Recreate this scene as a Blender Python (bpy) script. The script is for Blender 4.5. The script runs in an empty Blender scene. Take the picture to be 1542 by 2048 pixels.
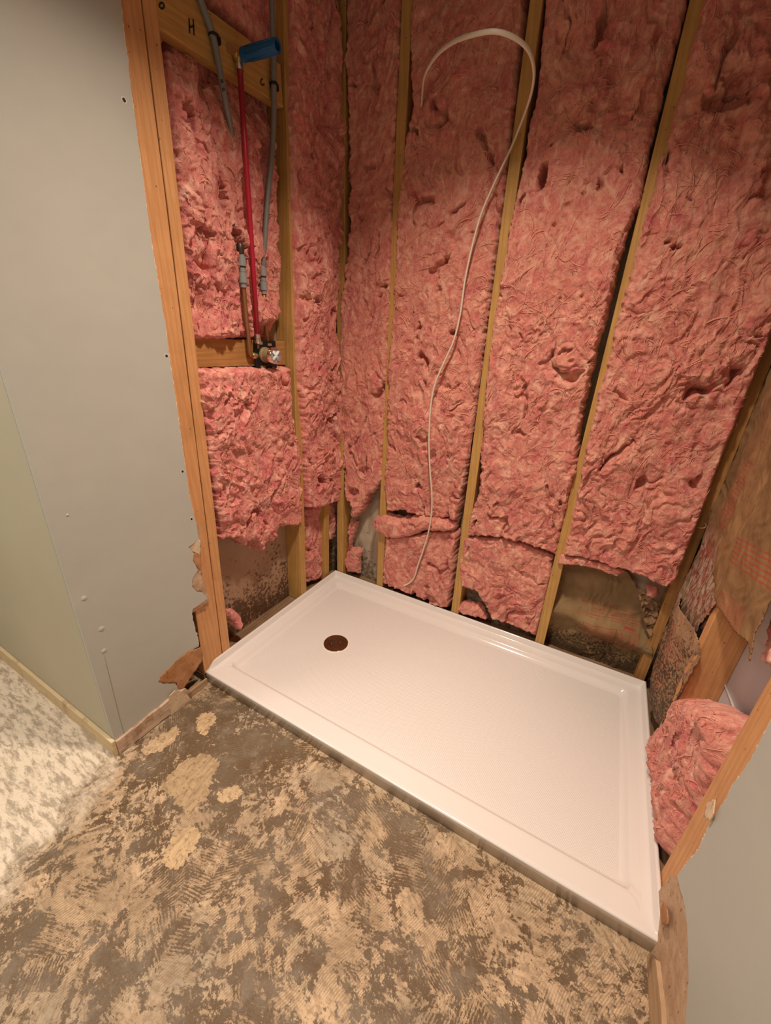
import bpy, math
import numpy as np
from mathutils import Matrix, Vector

C = bpy.context.scene.collection
R_ = math.radians
# ---------------------------------------------------------------- camera
CAM = (1.14108593, -0.72607365, 1.26215849)
ROT = (1.17315730, -0.05221897, 0.50839929)
F = 793.632
cd = bpy.data.cameras.new('camera'); cam = bpy.data.objects.new('camera', cd); C.objects.link(cam)
cam.location = CAM; cam.rotation_euler = ROT
cd.sensor_fit = 'HORIZONTAL'; cd.sensor_width = 36; cd.lens = 36*F/1542; cd.clip_start = .01
bpy.context.scene.camera = cam
# ---------------------------------------------------------------- world
w = bpy.data.worlds.new('world'); bpy.context.scene.world = w; w.use_nodes = True
w.node_tree.nodes['Background'].inputs[0].default_value = (1, .9, .8, 1)
w.node_tree.nodes['Background'].inputs[1].default_value = .02
# ---------------------------------------------------------------- lights (ceiling fittings)
def area(name, loc, size, power, col, rot=(0, 0, 0), spread=180):
    l = bpy.data.lights.new(name, 'AREA'); l.shape = 'DISK'; l.size = size; l.energy = power; l.color = col
    l.spread = R_(spread)
    o = bpy.data.objects.new(name, l); C.objects.link(o); o.location = loc; o.rotation_euler = rot
    return o
area('shower_lamp', (.80, .02, 2.40), .14, 17.3, (1, .82, .65), spread=113)
area('room_lamp', (.35, -1.45, 2.36), .5, 16.5, (1, .88, .75), spread=135)
area('hall_lamp', (-.50, -1.1, 2.36), .3, 10, (1, .91, .80), spread=140)
vs = bpy.context.scene.view_settings
vs.view_transform = 'Standard'; vs.look = 'None'; vs.gamma = 1; vs.use_curve_mapping = False; vs.exposure = .0

# ---------------------------------------------------------------- helpers
_M = np.array(cam.rotation_euler.to_matrix())
_C = np.array(CAM)
def at(px, py, ax, v):
    "the point of the plane axis=v seen at pixel px,py"
    d = _M @ np.array([(px-771)/F, -(py-1024)/F, -1.0])
    return _C + d*((v-_C[ax])/d[ax])
def yz(pts, x=0.): return [tuple(at(a, b, 0, x)[[1, 2]]) for a, b in pts]
def xz(pts, y): return [tuple(at(a, b, 1, y)[[0, 2]]) for a, b in pts]

def tag(o, label=None, cat=None, group=None, kind=None):
    if label: o['label'] = label
    if cat: o['category'] = cat
    if group: o['group'] = group
    if kind: o['kind'] = kind
    return o
def empty(name, loc=(0, 0, 0)):
    o = bpy.data.objects.new(name, None); C.objects.link(o); o.location = loc; o.empty_display_size = .05
    return o
def wloc(o):
    p = Vector((0, 0, 0))
    while o is not None: p = p+o.location; o = o.parent
    return p
def mk(name, v, f, m, parent=None, smooth=False, loc=(0, 0, 0)):
    me = bpy.data.meshes.new(name); v = [tuple(map(float, p)) for p in v]
    me.from_pydata(v, [], [tuple(map(int, q)) for q in f]); me.materials.append(m); me.update()
    o = bpy.data.objects.new(name, me); C.objects.link(o); o.location = loc
    if smooth: me.polygons.foreach_set('use_smooth', [True]*len(me.polygons))
    if parent: o.parent = parent; o.location = Vector(loc)-wloc(parent)
    return o
def fastmesh(name, V, Q, m, parent=None, smooth=True):
    me = bpy.data.meshes.new(name); k = Q.shape[1]
    me.vertices.add(len(V)); me.vertices.foreach_set('co', V.astype(np.float32).ravel())
    me.loops.add(Q.size); me.loops.foreach_set('vertex_index', Q.astype(np.int32).ravel())
    me.polygons.add(len(Q)); me.polygons.foreach_set('loop_start', np.arange(0, Q.size, k, dtype=np.int32))
    me.polygons.foreach_set('loop_total', np.full(len(Q), k, dtype=np.int32))
    me.polygons.foreach_set('use_smooth', np.full(len(Q), smooth))
    me.update(calc_edges=True); me.validate(); me.materials.append(m)
    o = bpy.data.objects.new(name, me); C.objects.link(o)
    if parent: o.parent = parent; o.location = -wloc(parent)
    return o
BOXF = [(0, 3, 2, 1), (4, 5, 6, 7), (0, 1, 5, 4), (1, 2, 6, 5), (2, 3, 7, 6), (3, 0, 4, 7)]
def bevel(o, r, n=2):
    b = o.modifiers.new('bevel', 'BEVEL'); b.width = r; b.segments = n; b.limit_method = 'ANGLE'; return o
def box(name, a, b, m, parent=None, r=0):
    a = np.minimum(a, b), np.maximum(a, b); lo, hi = a; c = (lo+hi)/2; h = (hi-lo)/2
    v = [(sx*h[0], sy*h[1], sz*h[2]) for sz in (-1, 1) for sx, sy in ((-1, -1), (1, -1), (1, 1), (-1, 1))]
    o = mk(name, v, BOXF, m, parent, loc=tuple(c))
    return bevel(o, r) if r else o
def lumber(name, p0, p1, w, d, wdir, m, parent=None, r=.002, seed=0, name_off=None):
    """a board from p0 to p1 (centre of its shown face), w wide along wdir, d deep away from the viewer side"""
    p0, p1 = Vector(p0), Vector(p1); z = (p1-p0); L = z.length; z.normalize()
    x = Vector(wdir); x = (x-z*x.dot(z)).normalized(); y = z.cross(x)
    rg = np.random.default_rng(seed); n = max(2, int(L/.12)); v = []; f = []
    wob = np.cumsum(rg.normal(0, .0004, n+1))
    for i in range(n+1):
        t = i/n*L
        for sx, yy in ((-1, 0), (1, 0), (1, d), (-1, d)):
            v.append((sx*w/2+wob[i]+rg.normal(0, .0003), yy, t))
    for i in range(n):
        for k in range(4):
            a, b = i*4+k, i*4+(k+1) % 4; f.append((a, b, b+4, a+4))
    f += [(3, 2, 1, 0), (n*4, n*4+1, n*4+2, n*4+3)]
    o = mk(name, v, f, m, None)
    M = Matrix((x, y, z)).transposed().to_4x4(); M.translation = p0; o.matrix_world = M
    if parent: o.parent = parent; o.matrix_parent_inverse = parent.matrix_world.inverted() if False else Matrix.Translation(-parent.location)
    if r: bevel(o, r)
    return o
def tube(name, pts, r, m, parent=None, seg=12, flat=1., caps=True, up=(0, 0, 1), rs=None):
    P = [Vector(p) for p in pts]; v = []; f = []; n = len(P); u = Vector(up)
    for i, p in enumerate(P):
        t = (P[min(i+1, n-1)]-P[max(i-1, 0)]).normalized()
        a = u-t*u.dot(t)
        if a.length < .05: a = Vector((1, 0, 0))-t*t.x
        a.normalize(); u = a; b = t.cross(a); rr = rs[i] if rs is not None else r
        for k in range(seg):
            an = 2*math.pi*k/seg; v.append(p+a*math.cos(an)*rr+b*math.sin(an)*rr*flat)
    for i in range(n-1):
        for k in range(seg):
            a = i*seg+k; b = i*seg+(k+1) % seg; f.append((a, b, b+seg, a+seg))
    if caps: f += [tuple(range(seg))[::-1], tuple(range((n-1)*seg, n*seg))]
    return mk(name, v, f, m, parent, smooth=True)
def lathe(name, p, axis, prof, m, parent=None, seg=24):
    "prof: list of (distance along axis, radius)"
    p = Vector(p); t = Vector(axis).normalized(); a = t.orthogonal().normalized(); b = t.cross(a); v = []; f = []
    for s, r in prof:
        for k in range(seg):
            an = 2*math.pi*k/seg; v.append(p+t*s+(a*math.cos(an)+b*math.sin(an))*r)
    n = len(prof)
    for i in range(n-1):
        for k in range(seg):
            q = i*seg+k; q2 = i*seg+(k+1) % seg; f.append((q, q2, q2+seg, q+seg))
    f += [tuple(range(seg))[::-1], tuple(range((n-1)*seg, n*seg))]
    o = mk(name, v, f, m, parent, smooth=True)
    es = o.modifiers.new('split', 'EDGE_SPLIT'); es.split_angle = R_(35)
    return o
def spline(pts, n=8):
    P = [np.array(p, float) for p in pts]; P = [2*P[0]-P[1]]+P+[2*P[-1]-P[-2]]; out = []
    for i in range(1, len(P)-2):
        for k in range(n):
            t = k/n; a, b, c, d = P[i-1], P[i], P[i+1], P[i+2]
            out.append(.5*((2*b)+(-a+c)*t+(2*a-5*b+4*c-d)*t*t+(-a+3*b-3*c+d)*t**3))
    out.append(P[-2]); return out
# numpy gradient noise
_rg = np.random.default_rng(7); _ang = _rg.random((256, 256))*2*np.pi; _gx, _gy = np.cos(_ang), np.sin(_ang)
def pn(x, y, s=0):
    x = x+s*17.31; y = y+s*5.77
    xi = np.floor(x).astype(int); yi = np.floor(y).astype(int); fx = x-xi; fy = y-yi
    u = fx*fx*fx*(fx*(fx*6-15)+10); v = fy*fy*fy*(fy*(fy*6-15)+10)
    def g(i, j):
        a, b = (xi+i) & 255, (yi+j) & 255
        return _gx[a, b]*(fx-i)+_gy[a, b]*(fy-j)
    return ((g(0, 0)*(1-u)+g(1, 0)*u)*(1-v)+(g(0, 1)*(1-u)+g(1, 1)*u)*v)*1.5
def fbm(x, y, s=0, o=4):
    r = 0; a = 1; t = 0
    for k in range(o): r = r+a*pn(x*2**k, y*2**k, s+k); t += a; a *= .5
    return r/t*1.4
def sdf(X, Y, poly):
    "positive inside"
    d = np.full(X.shape, 1e9); ins = np.zeros(X.shape, bool); n = len(poly)
    for i in range(n):
        ax, ay = poly[i]; bx, by = poly[(i+1) % n]; ex, ey = bx-ax, by-ay
        t = np.clip(((X-ax)*ex+(Y-ay)*ey)/(ex*ex+ey*ey+1e-12), 0, 1)
        d = np.minimum(d, np.hypot(X-ax-t*ex, Y-ay-t*ey))
        c = ((ay > Y) != (by > Y)) & (X < (bx-ax)*(Y-ay)/((by-ay) if abs(by-ay) > 1e-12 else 1e-12)+ax)
        ins ^= c
    return np.where(ins, d, -d)

# ---------------------------------------------------------------- materials
class NT:
    def __init__(s, name, rough=.6, spec=.5, metal=0.):
        s.m = bpy.data.materials.new(name); s.m.use_nodes = True; s.t = s.m.node_tree; s.b = s.t.nodes['Principled BSDF']
        s.b.inputs['Roughness'].default_value = rough; s.b.inputs['Specular IOR Level'].default_value = spec
        s.b.inputs['Metallic'].default_value = metal
        s.co = s.n('ShaderNodeTexCoord').outputs['Object']
    def n(s, k, **kw):
        o = s.t.nodes.new(k)
        for a, b in kw.items(): setattr(o, a, b)
        return o
    def l(s, a, b): s.t.links.new(a, b)
    def put(s, sock, v):
        if hasattr(v, 'is_linked') or isinstance(v, bpy.types.NodeSocket): s.l(v, sock)
        else: sock.default_value = v
    def mp(s, vec=None, scale=(1, 1, 1), rot=(0, 0, 0), loc=(0, 0, 0)):
        o = s.n('ShaderNodeMapping'); s.l(vec or s.co, o.inputs[0])
        o.inputs['Scale'].default_value = scale; o.inputs['Rotation'].default_value = rot; o.inputs['Location'].default_value = loc
        return o.outputs[0]
    def noise(s, scale, detail=4, rough=.55, dist=0, vec=None, out=0):
        o = s.n('ShaderNodeTexNoise'); s.l(vec or s.co, o.inputs['Vector'])
        o.inputs['Scale'].default_value = scale; o.inputs['Detail'].default_value = detail
        o.inputs['Roughness'].default_value = rough; o.inputs['Distortion'].default_value = dist
        return o.outputs[out]
    def vor(s, scale, vec=None, feat='F1', out='Distance', rnd=1):
        o = s.n('ShaderNodeTexVoronoi'); o.feature = feat; s.l(vec or s.co, o.inputs['Vector'])
        o.inputs['Scale'].default_value = scale; o.inputs['Randomness'].default_value = rnd
        return o.outputs[out]
    def wave(s, scale, dist=0, detail=2, vec=None, ds=1, dirn='X', prof='SIN', typ='BANDS'):
        o = s.n('ShaderNodeTexWave'); o.wave_type = typ; o.wave_profile = prof
        if typ == 'BANDS': o.bands_direction = dirn
        s.l(vec or s.co, o.inputs['Vector']); o.inputs['Scale'].default_value = scale
        o.inputs['Distortion'].default_value = dist; o.inputs['Detail'].default_value = detail; o.inputs['Detail Scale'].default_value = ds
        return o.outputs['Fac']
    def ramp(s, f, *st, interp='LINEAR'):
        o = s.n('ShaderNodeValToRGB'); s.l(f, o.inputs[0]); e = o.color_ramp.elements; o.color_ramp.interpolation = interp
        while len(e) < len(st): e.new(.5)
        for k, (p, c) in enumerate(st):
            e[k].position = p; e[k].color = (c, c, c, 1) if not hasattr(c, '__len__') else (*c, 1)
        return o.outputs[0]
    def mix(s, f, a, b, mode='MIX'):
        o = s.n('ShaderNodeMix'); o.data_type = 'RGBA'; o.blend_type = mode
        for i, v in ((0, f), (6, a), (7, b)):
            if isinstance(v, bpy.types.NodeSocket): s.l(v, o.inputs[i])
            elif i == 0: o.inputs[0].default_value = v
            else: o.inputs[i].default_value = (*v, 1) if len(v) == 3 else v
        return o.outputs[2]
    def math(s, op, a, b=None, c=None):
        o = s.n('ShaderNodeMath'); o.operation = op
        for i, v in enumerate((a, b, c)):
            if v is None: continue
            if isinstance(v, bpy.types.NodeSocket): s.l(v, o.inputs[i])
            else: o.inputs[i].default_value = v
        return o.outputs[0]
    def sep(s, vec=None):
        o = s.n('ShaderNodeSeparateXYZ'); s.l(vec or s.co, o.inputs[0]); return o.outputs
    def comb(s, x, y, z):
        o = s.n('ShaderNodeCombineXYZ')
        for i, v in enumerate((x, y, z)):
            if isinstance(v, bpy.types.NodeSocket): s.l(v, o.inputs[i])
            else: o.inputs[i].default_value = v
        return o.outputs[0]
    def bump(s, h, strength=.5, dist=.01, prev=None):
        o = s.n('ShaderNodeBump'); s.l(h, o.inputs['Height']); o.inputs['Strength'].default_value = strength
        o.inputs['Distance'].default_value = dist
        if prev is not None: s.l(prev, o.inputs['Normal'])
        return o.outputs[0]
    def col(s, c): 
        if isinstance(c, bpy.types.NodeSocket): s.l(c, s.b.inputs['Base Color'])
        else: s.b.inputs['Base Color'].default_value = (*c, 1)
        return s
    def nrm(s, n): s.l(n, s.b.inputs['Normal']); return s
    def rgh(s, r): s.l(r, s.b.inputs['Roughness']); return s
def plain(name, c, rough=.5, metal=0., spec=.5):
    t = NT(name, rough, spec, metal); t.col(c); return t.m

def wood(name, light, dark, knot=.5):
    t = NT(name, .62, .3)
    v = t.mp(scale=(1, 1, .055)); warp = t.noise(3, 2, vec=t.mp(scale=(1, 1, .25)))
    g = t.wave(34, 7, 3, vec=v, ds=1.2, dirn='DIAGONAL'); fine = t.noise(420, 3, vec=t.mp(scale=(1, 1, .02)))
    base = t.mix(t.math('MULTIPLY', g, .55), light, dark)
    base = t.mix(t.ramp(fine, (.35, 0.), (.75, .45)), base, tuple(c*.62 for c in dark))
    base = t.mix(t.ramp(t.noise(9, 5), (.45, 0.), (.72, .5)), base, tuple(c*.75 for c in dark))
    k = t.vor(5.5, vec=t.mp(scale=(1, 1, .8), loc=(.37, .1, .2)))
    base = t.mix(t.ramp(k, (.035, knot), (.10, 0.)), base, (.12, .045, .015))
    sp = t.vor(38, vec=t.mp(scale=(1, 1, .8)))
    base = t.mix(t.ramp(sp, (.05, .75), (.085, 0.)), base, (.07, .03, .012))
    t.col(base); t.nrm(t.bump(t.math('ADD', fine, t.math('MULTIPLY', g, .3)), .35, .0012))
    return t.m
M_stud = wood('new_lumber', (.72, .38, .17), (.58, .27, .10))
M_stud_y = wood('old_lumber', (.60, .36, .12), (.46, .25, .07))
M_blk = wood('block_lumber', (.50, .26, .09), (.36, .17, .05), .9)
M_dirty = wood('stained_lumber', (.33, .21, .12), (.16, .09, .05), .9)

def pink(name, a, b, c, amt=1.):
    t = NT(name, .95, .08)
    wv = t.noise(7, 3, out=1); vm = t.n('ShaderNodeVectorMath'); vm.operation = 'MULTIPLY_ADD'
    t.l(wv, vm.inputs[0]); vm.inputs[1].default_value = (.10, .10, .10); t.l(t.co, vm.inputs[2]); wc = vm.outputs[0]
    big = t.noise(6, 3); mid = t.noise(26, 4, .6, .4, vec=wc); fib = t.noise(150, 4, .65, 1.2, vec=t.mp(vec=wc, scale=(1, 1, .45)))
    rid = t.math('ABSOLUTE', t.math('SUBTRACT', t.noise(38, 3, .6, .8, vec=wc), .5))
    col = t.mix(t.ramp(big, (.36, 0.), (.64, 1.)), a, b)
    mag = t.noise(11, 4, .6, .5, vec=t.mp(vec=wc, loc=(4, 2, 1)))
    col = t.mix(t.ramp(mag, (.50, 0.), (.68, .75)), col, (a[0]*.92, a[1]*.62, a[2]*.86))
    col = t.mix(t.ramp(mid, (.46, 0.), (.66, .75)), col, c)
    pale = t.noise(17, 5, .65, 1.0, vec=t.mp(vec=wc, loc=(1, 5, 3), scale=(1, 1, .6)))
    col = t.mix(t.ramp(pale, (.56, 0.), (.70, .7)), col, tuple(min(1, q*k) for q, k in zip(c, (1.02, 1.25, 1.32))))
    col = t.mix(t.ramp(rid, (.0, .30), (.05, 0.)), col, tuple(min(1, q*1.15) for q in c))
    col = t.mix(t.ramp(fib, (.30, .30), (.50, 0.)), col, tuple(q*.66 for q in a))
    wv2 = t.noise(2.4, 3, .5, out=1); vm2 = t.n('ShaderNodeVectorMath'); vm2.operation = 'MULTIPLY_ADD'
    t.l(wv2, vm2.inputs[0]); vm2.inputs[1].default_value = (.50, .50, .50); t.l(t.co, vm2.inputs[2])
    stk = t.noise(46, 4, .62, .3, vec=t.mp(vec=vm2.outputs[0], scale=(1, 1, .16)))
    col = t.mix(t.ramp(stk, (.54, 0.), (.68, .65)), col, tuple(min(1, q*k) for q, k in zip(c, (1.05, 1.25, 1.25))))
    col = t.mix(t.ramp(stk, (.33, .50), (.46, 0.)), col, (a[0]*.80, a[1]*.60, a[2]*.70))
    t.col(col)
    n = t.bump(stk, .45, .008)
    n = t.bump(t.ramp(rid, (0., 1.), (.14, 0.)), .20, .005, n)
    n = t.bump(mid, .30, .010, n); n = t.bump(fib, .50, .0035, n)
    t.nrm(n); t.b.inputs['Sheen Weight'].default_value = .15; t.b.inputs['Sheen Roughness'].default_value = .6
    return t.m
M_pink = pink('pink_fibreglass', (.57, .175, .150), (.66, .245, .19), (.76, .385, .285))
M_pinkL = pink('pink_fibreglass_left', (.60, .165, .155), (.70, .245, .205), (.82, .42, .33))
M_fib = plain('loose_fibre', (.80, .36, .28), .95, 0, .05)  # paler than the batts: the light the strands catch is in the colour
def paint():
    t = NT('grey_wall_paint', .55, .35)
    t.col(t.mix(t.ramp(t.noise(3.5, 4), (.4, 0.), (.7, 1.)), (.46, .468, .430), (.488, .486, .442)))
    t.nrm(t.bump(t.noise(260, 3), .10, .0015, t.bump(t.noise(6, 2), .3, .01))); return t.m
M_paint = paint()
def paint2():
    t = NT('green_wall_paint', .6, .3)
    t.col(t.mix(t.ramp(t.noise(2.5, 3), (.4, 0.), (.7, 1.)), (.475, .445, .345), (.50, .47, .37)))
    t.nrm(t.bump(t.noise(220, 3), .10, .0015)); return t.m
M_paint2 = paint2()
M_ceil = plain('ceiling_paint', (.60, .58, .54), .8)
M_gyp = plain('torn_gypsum', (.78, .70, .58), .9, 0, .1)
def mouldy(name, base, base2, spot, z0, z1, scale=55, streak=None):
    "board or paper with mould specks that get denser towards z0"
    t = NT(name, .8, .2); z = t.sep()[2]
    mr = t.n('ShaderNodeMapRange'); t.l(z, mr.inputs[0]); mr.inputs[1].default_value = z0; mr.inputs[2].default_value = z1
    mr.inputs[3].default_value = .62; mr.inputs[4].default_value = .24
    n = t.noise(scale, 6, .75); n2 = t.noise(scale*.12, 3)
    m = t.math('SUBTRACT', t.math('ADD', mr.outputs[0], t.math('MULTIPLY', t.math('SUBTRACT', n2, .5), .5)), n)
    f = t.ramp(t.math('MULTIPLY_ADD', m, 1., .5), (.5, 0.), (.56, .9))
    c = t.mix(t.ramp(t.noise(5, 4), (.35, 0.), (.65, 1.)), base, base2)
    if streak: c = t.mix(t.ramp(t.noise(30, 4, vec=t.mp(scale=(1, 1, .2))), (.5, 0.), (.62, .6)), c, streak)
    c = t.mix(f, c, spot); t.col(c); t.nrm(t.bump(n, .3, .003, t.bump(t.noise(14, 3), .4, .01)))
    return t.m
M_outer = mouldy('mouldy_board', (.42, .27, .18), (.36, .22, .14), (.09, .045, .022), .0, .62)
M_outer2 = mouldy('pale_mouldy_board', (.58, .50, .40), (.40, .31, .22), (.16, .12, .08), .0, .45, 40, (.34, .25, .17))
M_purp = mouldy('purple_board', (.56, .51, .54), (.62, .57, .58), (.36, .28, .38), -.9, .35, 6)

# ---------------------------------------------------------------- the room
def floor_mat():
    t = NT('scraped_floor', .5, .4)
    X, Y, Z = t.sep()
    # swirl the coordinates a little so that the trowel lines bend
    wv = t.noise(2.3, 2, out=1); vm = t.n('ShaderNodeVectorMath'); vm.operation = 'MULTIPLY_ADD'
    t.l(wv, vm.inputs[0]); vm.inputs[1].default_value = (.10, .10, 0); t.l(t.co, vm.inputs[2]); wc = vm.outputs[0]
    cell = t.n('ShaderNodeTexVoronoi'); cell.inputs['Scale'].default_value = 6.5; t.l(wc, cell.inputs['Vector'])
    ang = t.math('MULTIPLY', t.sep(cell.outputs['Color'])[0], 2.6)
    vr = t.n('ShaderNodeVectorRotate'); vr.rotation_type = 'Z_AXIS'; t.l(wc, vr.inputs['Vector']); t.l(ang, vr.inputs['Angle'])
    comb = t.wave(46, 2.2, 2, vec=vr.outputs[0], ds=3)
    stretch = t.n('ShaderNodeMapping'); t.l(vr.outputs[0], stretch.inputs[0]); stretch.inputs['Scale'].default_value = (1, .28, 1)
    streaks = t.noise(75, 4, .65, .3, vec=stretch.outputs[0])
    blob = t.noise(10.5, 7, .70, .5); blob2 = t.noise(31, 6, .74, .6, vec=wc); fine = t.noise(150, 4, .75)
    h = t.math('ADD', t.math('MULTIPLY', blob, .55), t.math('MULTIPLY', blob2, .45))
    h = t.math('ADD', h, t.math('MULTIPLY', t.math('SUBTRACT', streaks, .5), .17))
    # trowel lines break the adhesive up in some patches
    cm = t.ramp(t.noise(5, 2, vec=t.mp(loc=(3, 1, 0))), (.52, 0.), (.60, 1.))
    h = t.math('SUBTRACT', h, t.math('MULTIPLY', t.math('MULTIPLY', comb, cm), .09))
    h = t.math('ADD', h, t.math('MULTIPLY', t.math('SUBTRACT', fine, .5), .20))
    # more bare concrete beside the pan, more adhesive towards the room
    dx = t.math('SUBTRACT', X, .30); dy = t.math('ADD', Y, .15)
    dist = t.math('SQRT', t.math('ADD', t.math('MULTIPLY', dx, dx), t.math('MULTIPLY', dy, dy)))
    h = t.math('SUBTRACT', h, t.ramp(dist, (.05, .11), (.30, 0.)))
    wet = t.mix(t.ramp(t.noise(4, 4), (.38, 0.), (.62, 1.)), (.125, .068, .026), (.165, .115, .070))
    wet = t.mix(t.ramp(fine, (.35, .35), (.6, 0.)), wet, (.09, .055, .03))
    tan = t.mix(t.ramp(t.noise(9, 5, vec=wc), (.36, 0.), (.62, 1.)), (.45, .32, .20), (.65, .465, .30))
    tan = t.mix(t.ramp(t.noise(3, 3, vec=t.mp(loc=(7, 2, 0))), (.5, 0.), (.62, .8)), tan, (.37, .31, .23))
    tan = t.mix(t.ramp(streaks, (.36, .75), (.53, 0.)), tan, (.27, .175, .10))
    tan = t.mix(t.ramp(t.noise(70, 6, .75, .4, vec=t.mp(vec=wc, loc=(8, 3, 0))), (.50, 0.), (.58, .6)), tan, (.25, .18, .115))
    hatch = t.wave(62, 1.6, 2, vec=t.mp(vec=wc, rot=(0, 0, .35)), ds=2)
    tan = t.mix(t.math('MULTIPLY', t.ramp(hatch, (.25, .55), (.55, 0.)), t.ramp(t.noise(6, 2, vec=t.mp(loc=(1, 8, 0))), (.44, 0.), (.52, 1.))), tan, (.27, .185, .11))
    tan = t.mix(t.math('MULTIPLY', t.ramp(comb, (.3, .5), (.6, 0.)), cm), tan, (.26, .16, .08))
    mask = t.ramp(h, (.478, 0.), (.496, 1.))
    fleck = t.noise(46, 6, .72, .5, vec=t.mp(vec=wc, loc=(2, 9, 0)))
    mask = t.math('MAXIMUM', mask, t.math('MULTIPLY', t.ramp(fleck, (.575, 0.), (.590, .85)), t.ramp(h, (.33, .25), (.46, 1.))))
    wet = t.mix(t.ramp(t.noise(13, 6, .7, .3, vec=t.mp(loc=(5, 5, 0))), (.50, 0.), (.62, .6)), wet, (.225, .175, .125))
    col = t.mix(mask, wet, tan)
    # dry, whiter adhesive in front of the doorway at the left
    dry = t.mix(t.ramp(t.noise(40, 6, .72, .2, vec=t.mp(scale=(.40, 1.5, 1), rot=(0, 0, .55))), (.42, 0.), (.54, 1.)), (.42, .345, .265), (.78, .67, .54))
    dry = t.mix(t.ramp(blob2, (.55, 0.), (.66, .7)), dry, (.74, .60, .44))
    e = t.math('ADD', t.math('MULTIPLY', Y, -.377), t.math('MULTIPLY', X, -1.))
    e = t.math('ADD', t.math('SUBTRACT', e, .110), t.math('MULTIPLY', t.math('SUBTRACT', blob, .5), .40))
    dm = t.ramp(t.math('ADD', e, .5), (.46, 0.), (.56, 1.))
    # the dry zone ends well before the camera
    col = t.mix(dm, col, dry)
    t.col(col)
    t.rgh(t.ramp(mask, (0., .30), (1., .60)))
    n = t.bump(h, .6, .010); n = t.bump(fine, .4, .002, n); n = t.bump(t.math('MULTIPLY', comb, cm), .35, .0025, n)
    t.nrm(n); return t.m
M_floor = floor_mat()
def slab(name, a, b, m, kind='structure'):
    v = [(x, y, z) for z in (a[2], b[2]) for x, y in ((a[0], a[1]), (b[0], a[1]), (b[0], b[1]), (a[0], b[1]))]
    return tag(mk(name, v, BOXF, m), kind=kind)
FLOOR = slab('floor', (-1.2, -2.9, -.06), (2.2, 1.3, 0), M_floor)
slab('ceiling', (-1.2, -2.9, 2.44), (2.2, 1.3, 2.5), M_ceil)
XL, XR, YB = .013, 1.513, .866          # drywall faces left and right, stud faces of the back wall
YC = -.345                              # outside corner at the left
# outer leaves of the stud walls (seen between the studs)
slab('wall_back', (-.25, YB+.089, 0), (2.1, YB+.102, 2.44), M_outer2)
slab('wall_left_outer', (-.102, YC+.02, 0), (-.089, YB+.089, 2.44), M_outer)
slab('wall_right_outer', (1.615, -2.7, 0), (1.628, YB+.089, 2.44), M_purp)
slab('wall_front', (-1.2, -2.72, 0), (2.1, -2.7, 2.44), M_paint)
slab('wall_left_return', (-.84, YC, 0), (XL-.0127, YC+.0127, 2.44), M_paint2)
slab('wall_left_far', (-.84, -2.7, 0), (-.82, YC, 2.44), M_paint2)

def fine_edge(poly, amp, step, seed, keep=()):
    "subdivide the outline and roughen it"
    rg = np.random.default_rng(seed); out = []; n = len(poly)
    for i in range(n):
        a, b = np.array(poly[i]), np.array(poly[(i+1) % n]); L = np.hypot(*(b-a)); k = max(1, int(L/step)) if i not in keep else 1
        for j in range(k):
            p = a+(b-a)*j/k
            if j: nn = np.array([-(b-a)[1], (b-a)[0]])/L; p = p+nn*rg.normal(0, amp)
            out.append(tuple(p))
    return out
def panel(name, poly, ax, x0, x1, m, parent=None):
    "extruded outline; ax 0: poly is (y,z), shown face at x1; ax 1: poly is (x,z)"
    f3 = (lambda p, d: (d, p[0], p[1])) if ax == 0 else (lambda p, d: (p[0], d, p[1]))
    n = len(poly); v = [f3(p, x1) for p in poly]+[f3(p, x0) for p in poly]
    f = [tuple(range(n)), tuple(range(n, 2*n))[::-1]]+[(i, i+n, (i+1) % n+n, (i+1) % n) for i in range(n)]
    return mk(name, v, f, m, parent)
# grey drywall at the left with its torn edge
edge = [(262, 175), (300, 460), (327, 628), (330, 640), (337, 700), (352, 800), (372, 940), (378, 985), (388, 1030), (393, 1051),
        (398, 1078), (377, 1094), (388, 1107), (386, 1121), (396, 1140), (386, 1156), (384, 1172), (393, 1183), (405, 1185), (415, 1197),
        (402, 1207), (386, 1218), (384, 1228), (393, 1266), (398, 1293), (375, 1305), (350, 1325), (325, 1352), (316, 1364), (328, 1368), (351, 1366), (358, 1378)]
E1 = yz(edge, XL)
pl = [(YC, .0), (YC, 2.44), (.047, 2.44), (.047, 1.95)]+E1+[(-.115, .075), (-.115, 0)]
ple = fine_edge(pl, .0008, .012, 3, keep=(0, 1, 2, len(pl)-1, len(pl)-2))
wl = tag(panel('wall_left', ple, 0, XL-.0115, XL, M_paint), kind='structure')
def grow(poly, d):
    c = []; n = len(poly)
    for i in range(n):
        a, b = np.array(poly[i-1]), np.array(poly[(i+1) % n]); t = b-a; L = np.hypot(*t)+1e-9
        c.append((poly[i][0]+t[1]/L*d*-1, poly[i][1]+t[0]/L*d))
    return c
cr = [p for p in E1]
rg = np.random.default_rng(4)
strip = fine_edge(cr, .0011, .006, 5)
strip = [s for s in strip[:-3]]
o_in = [(y-.02, z) for y, z in strip]
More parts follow.
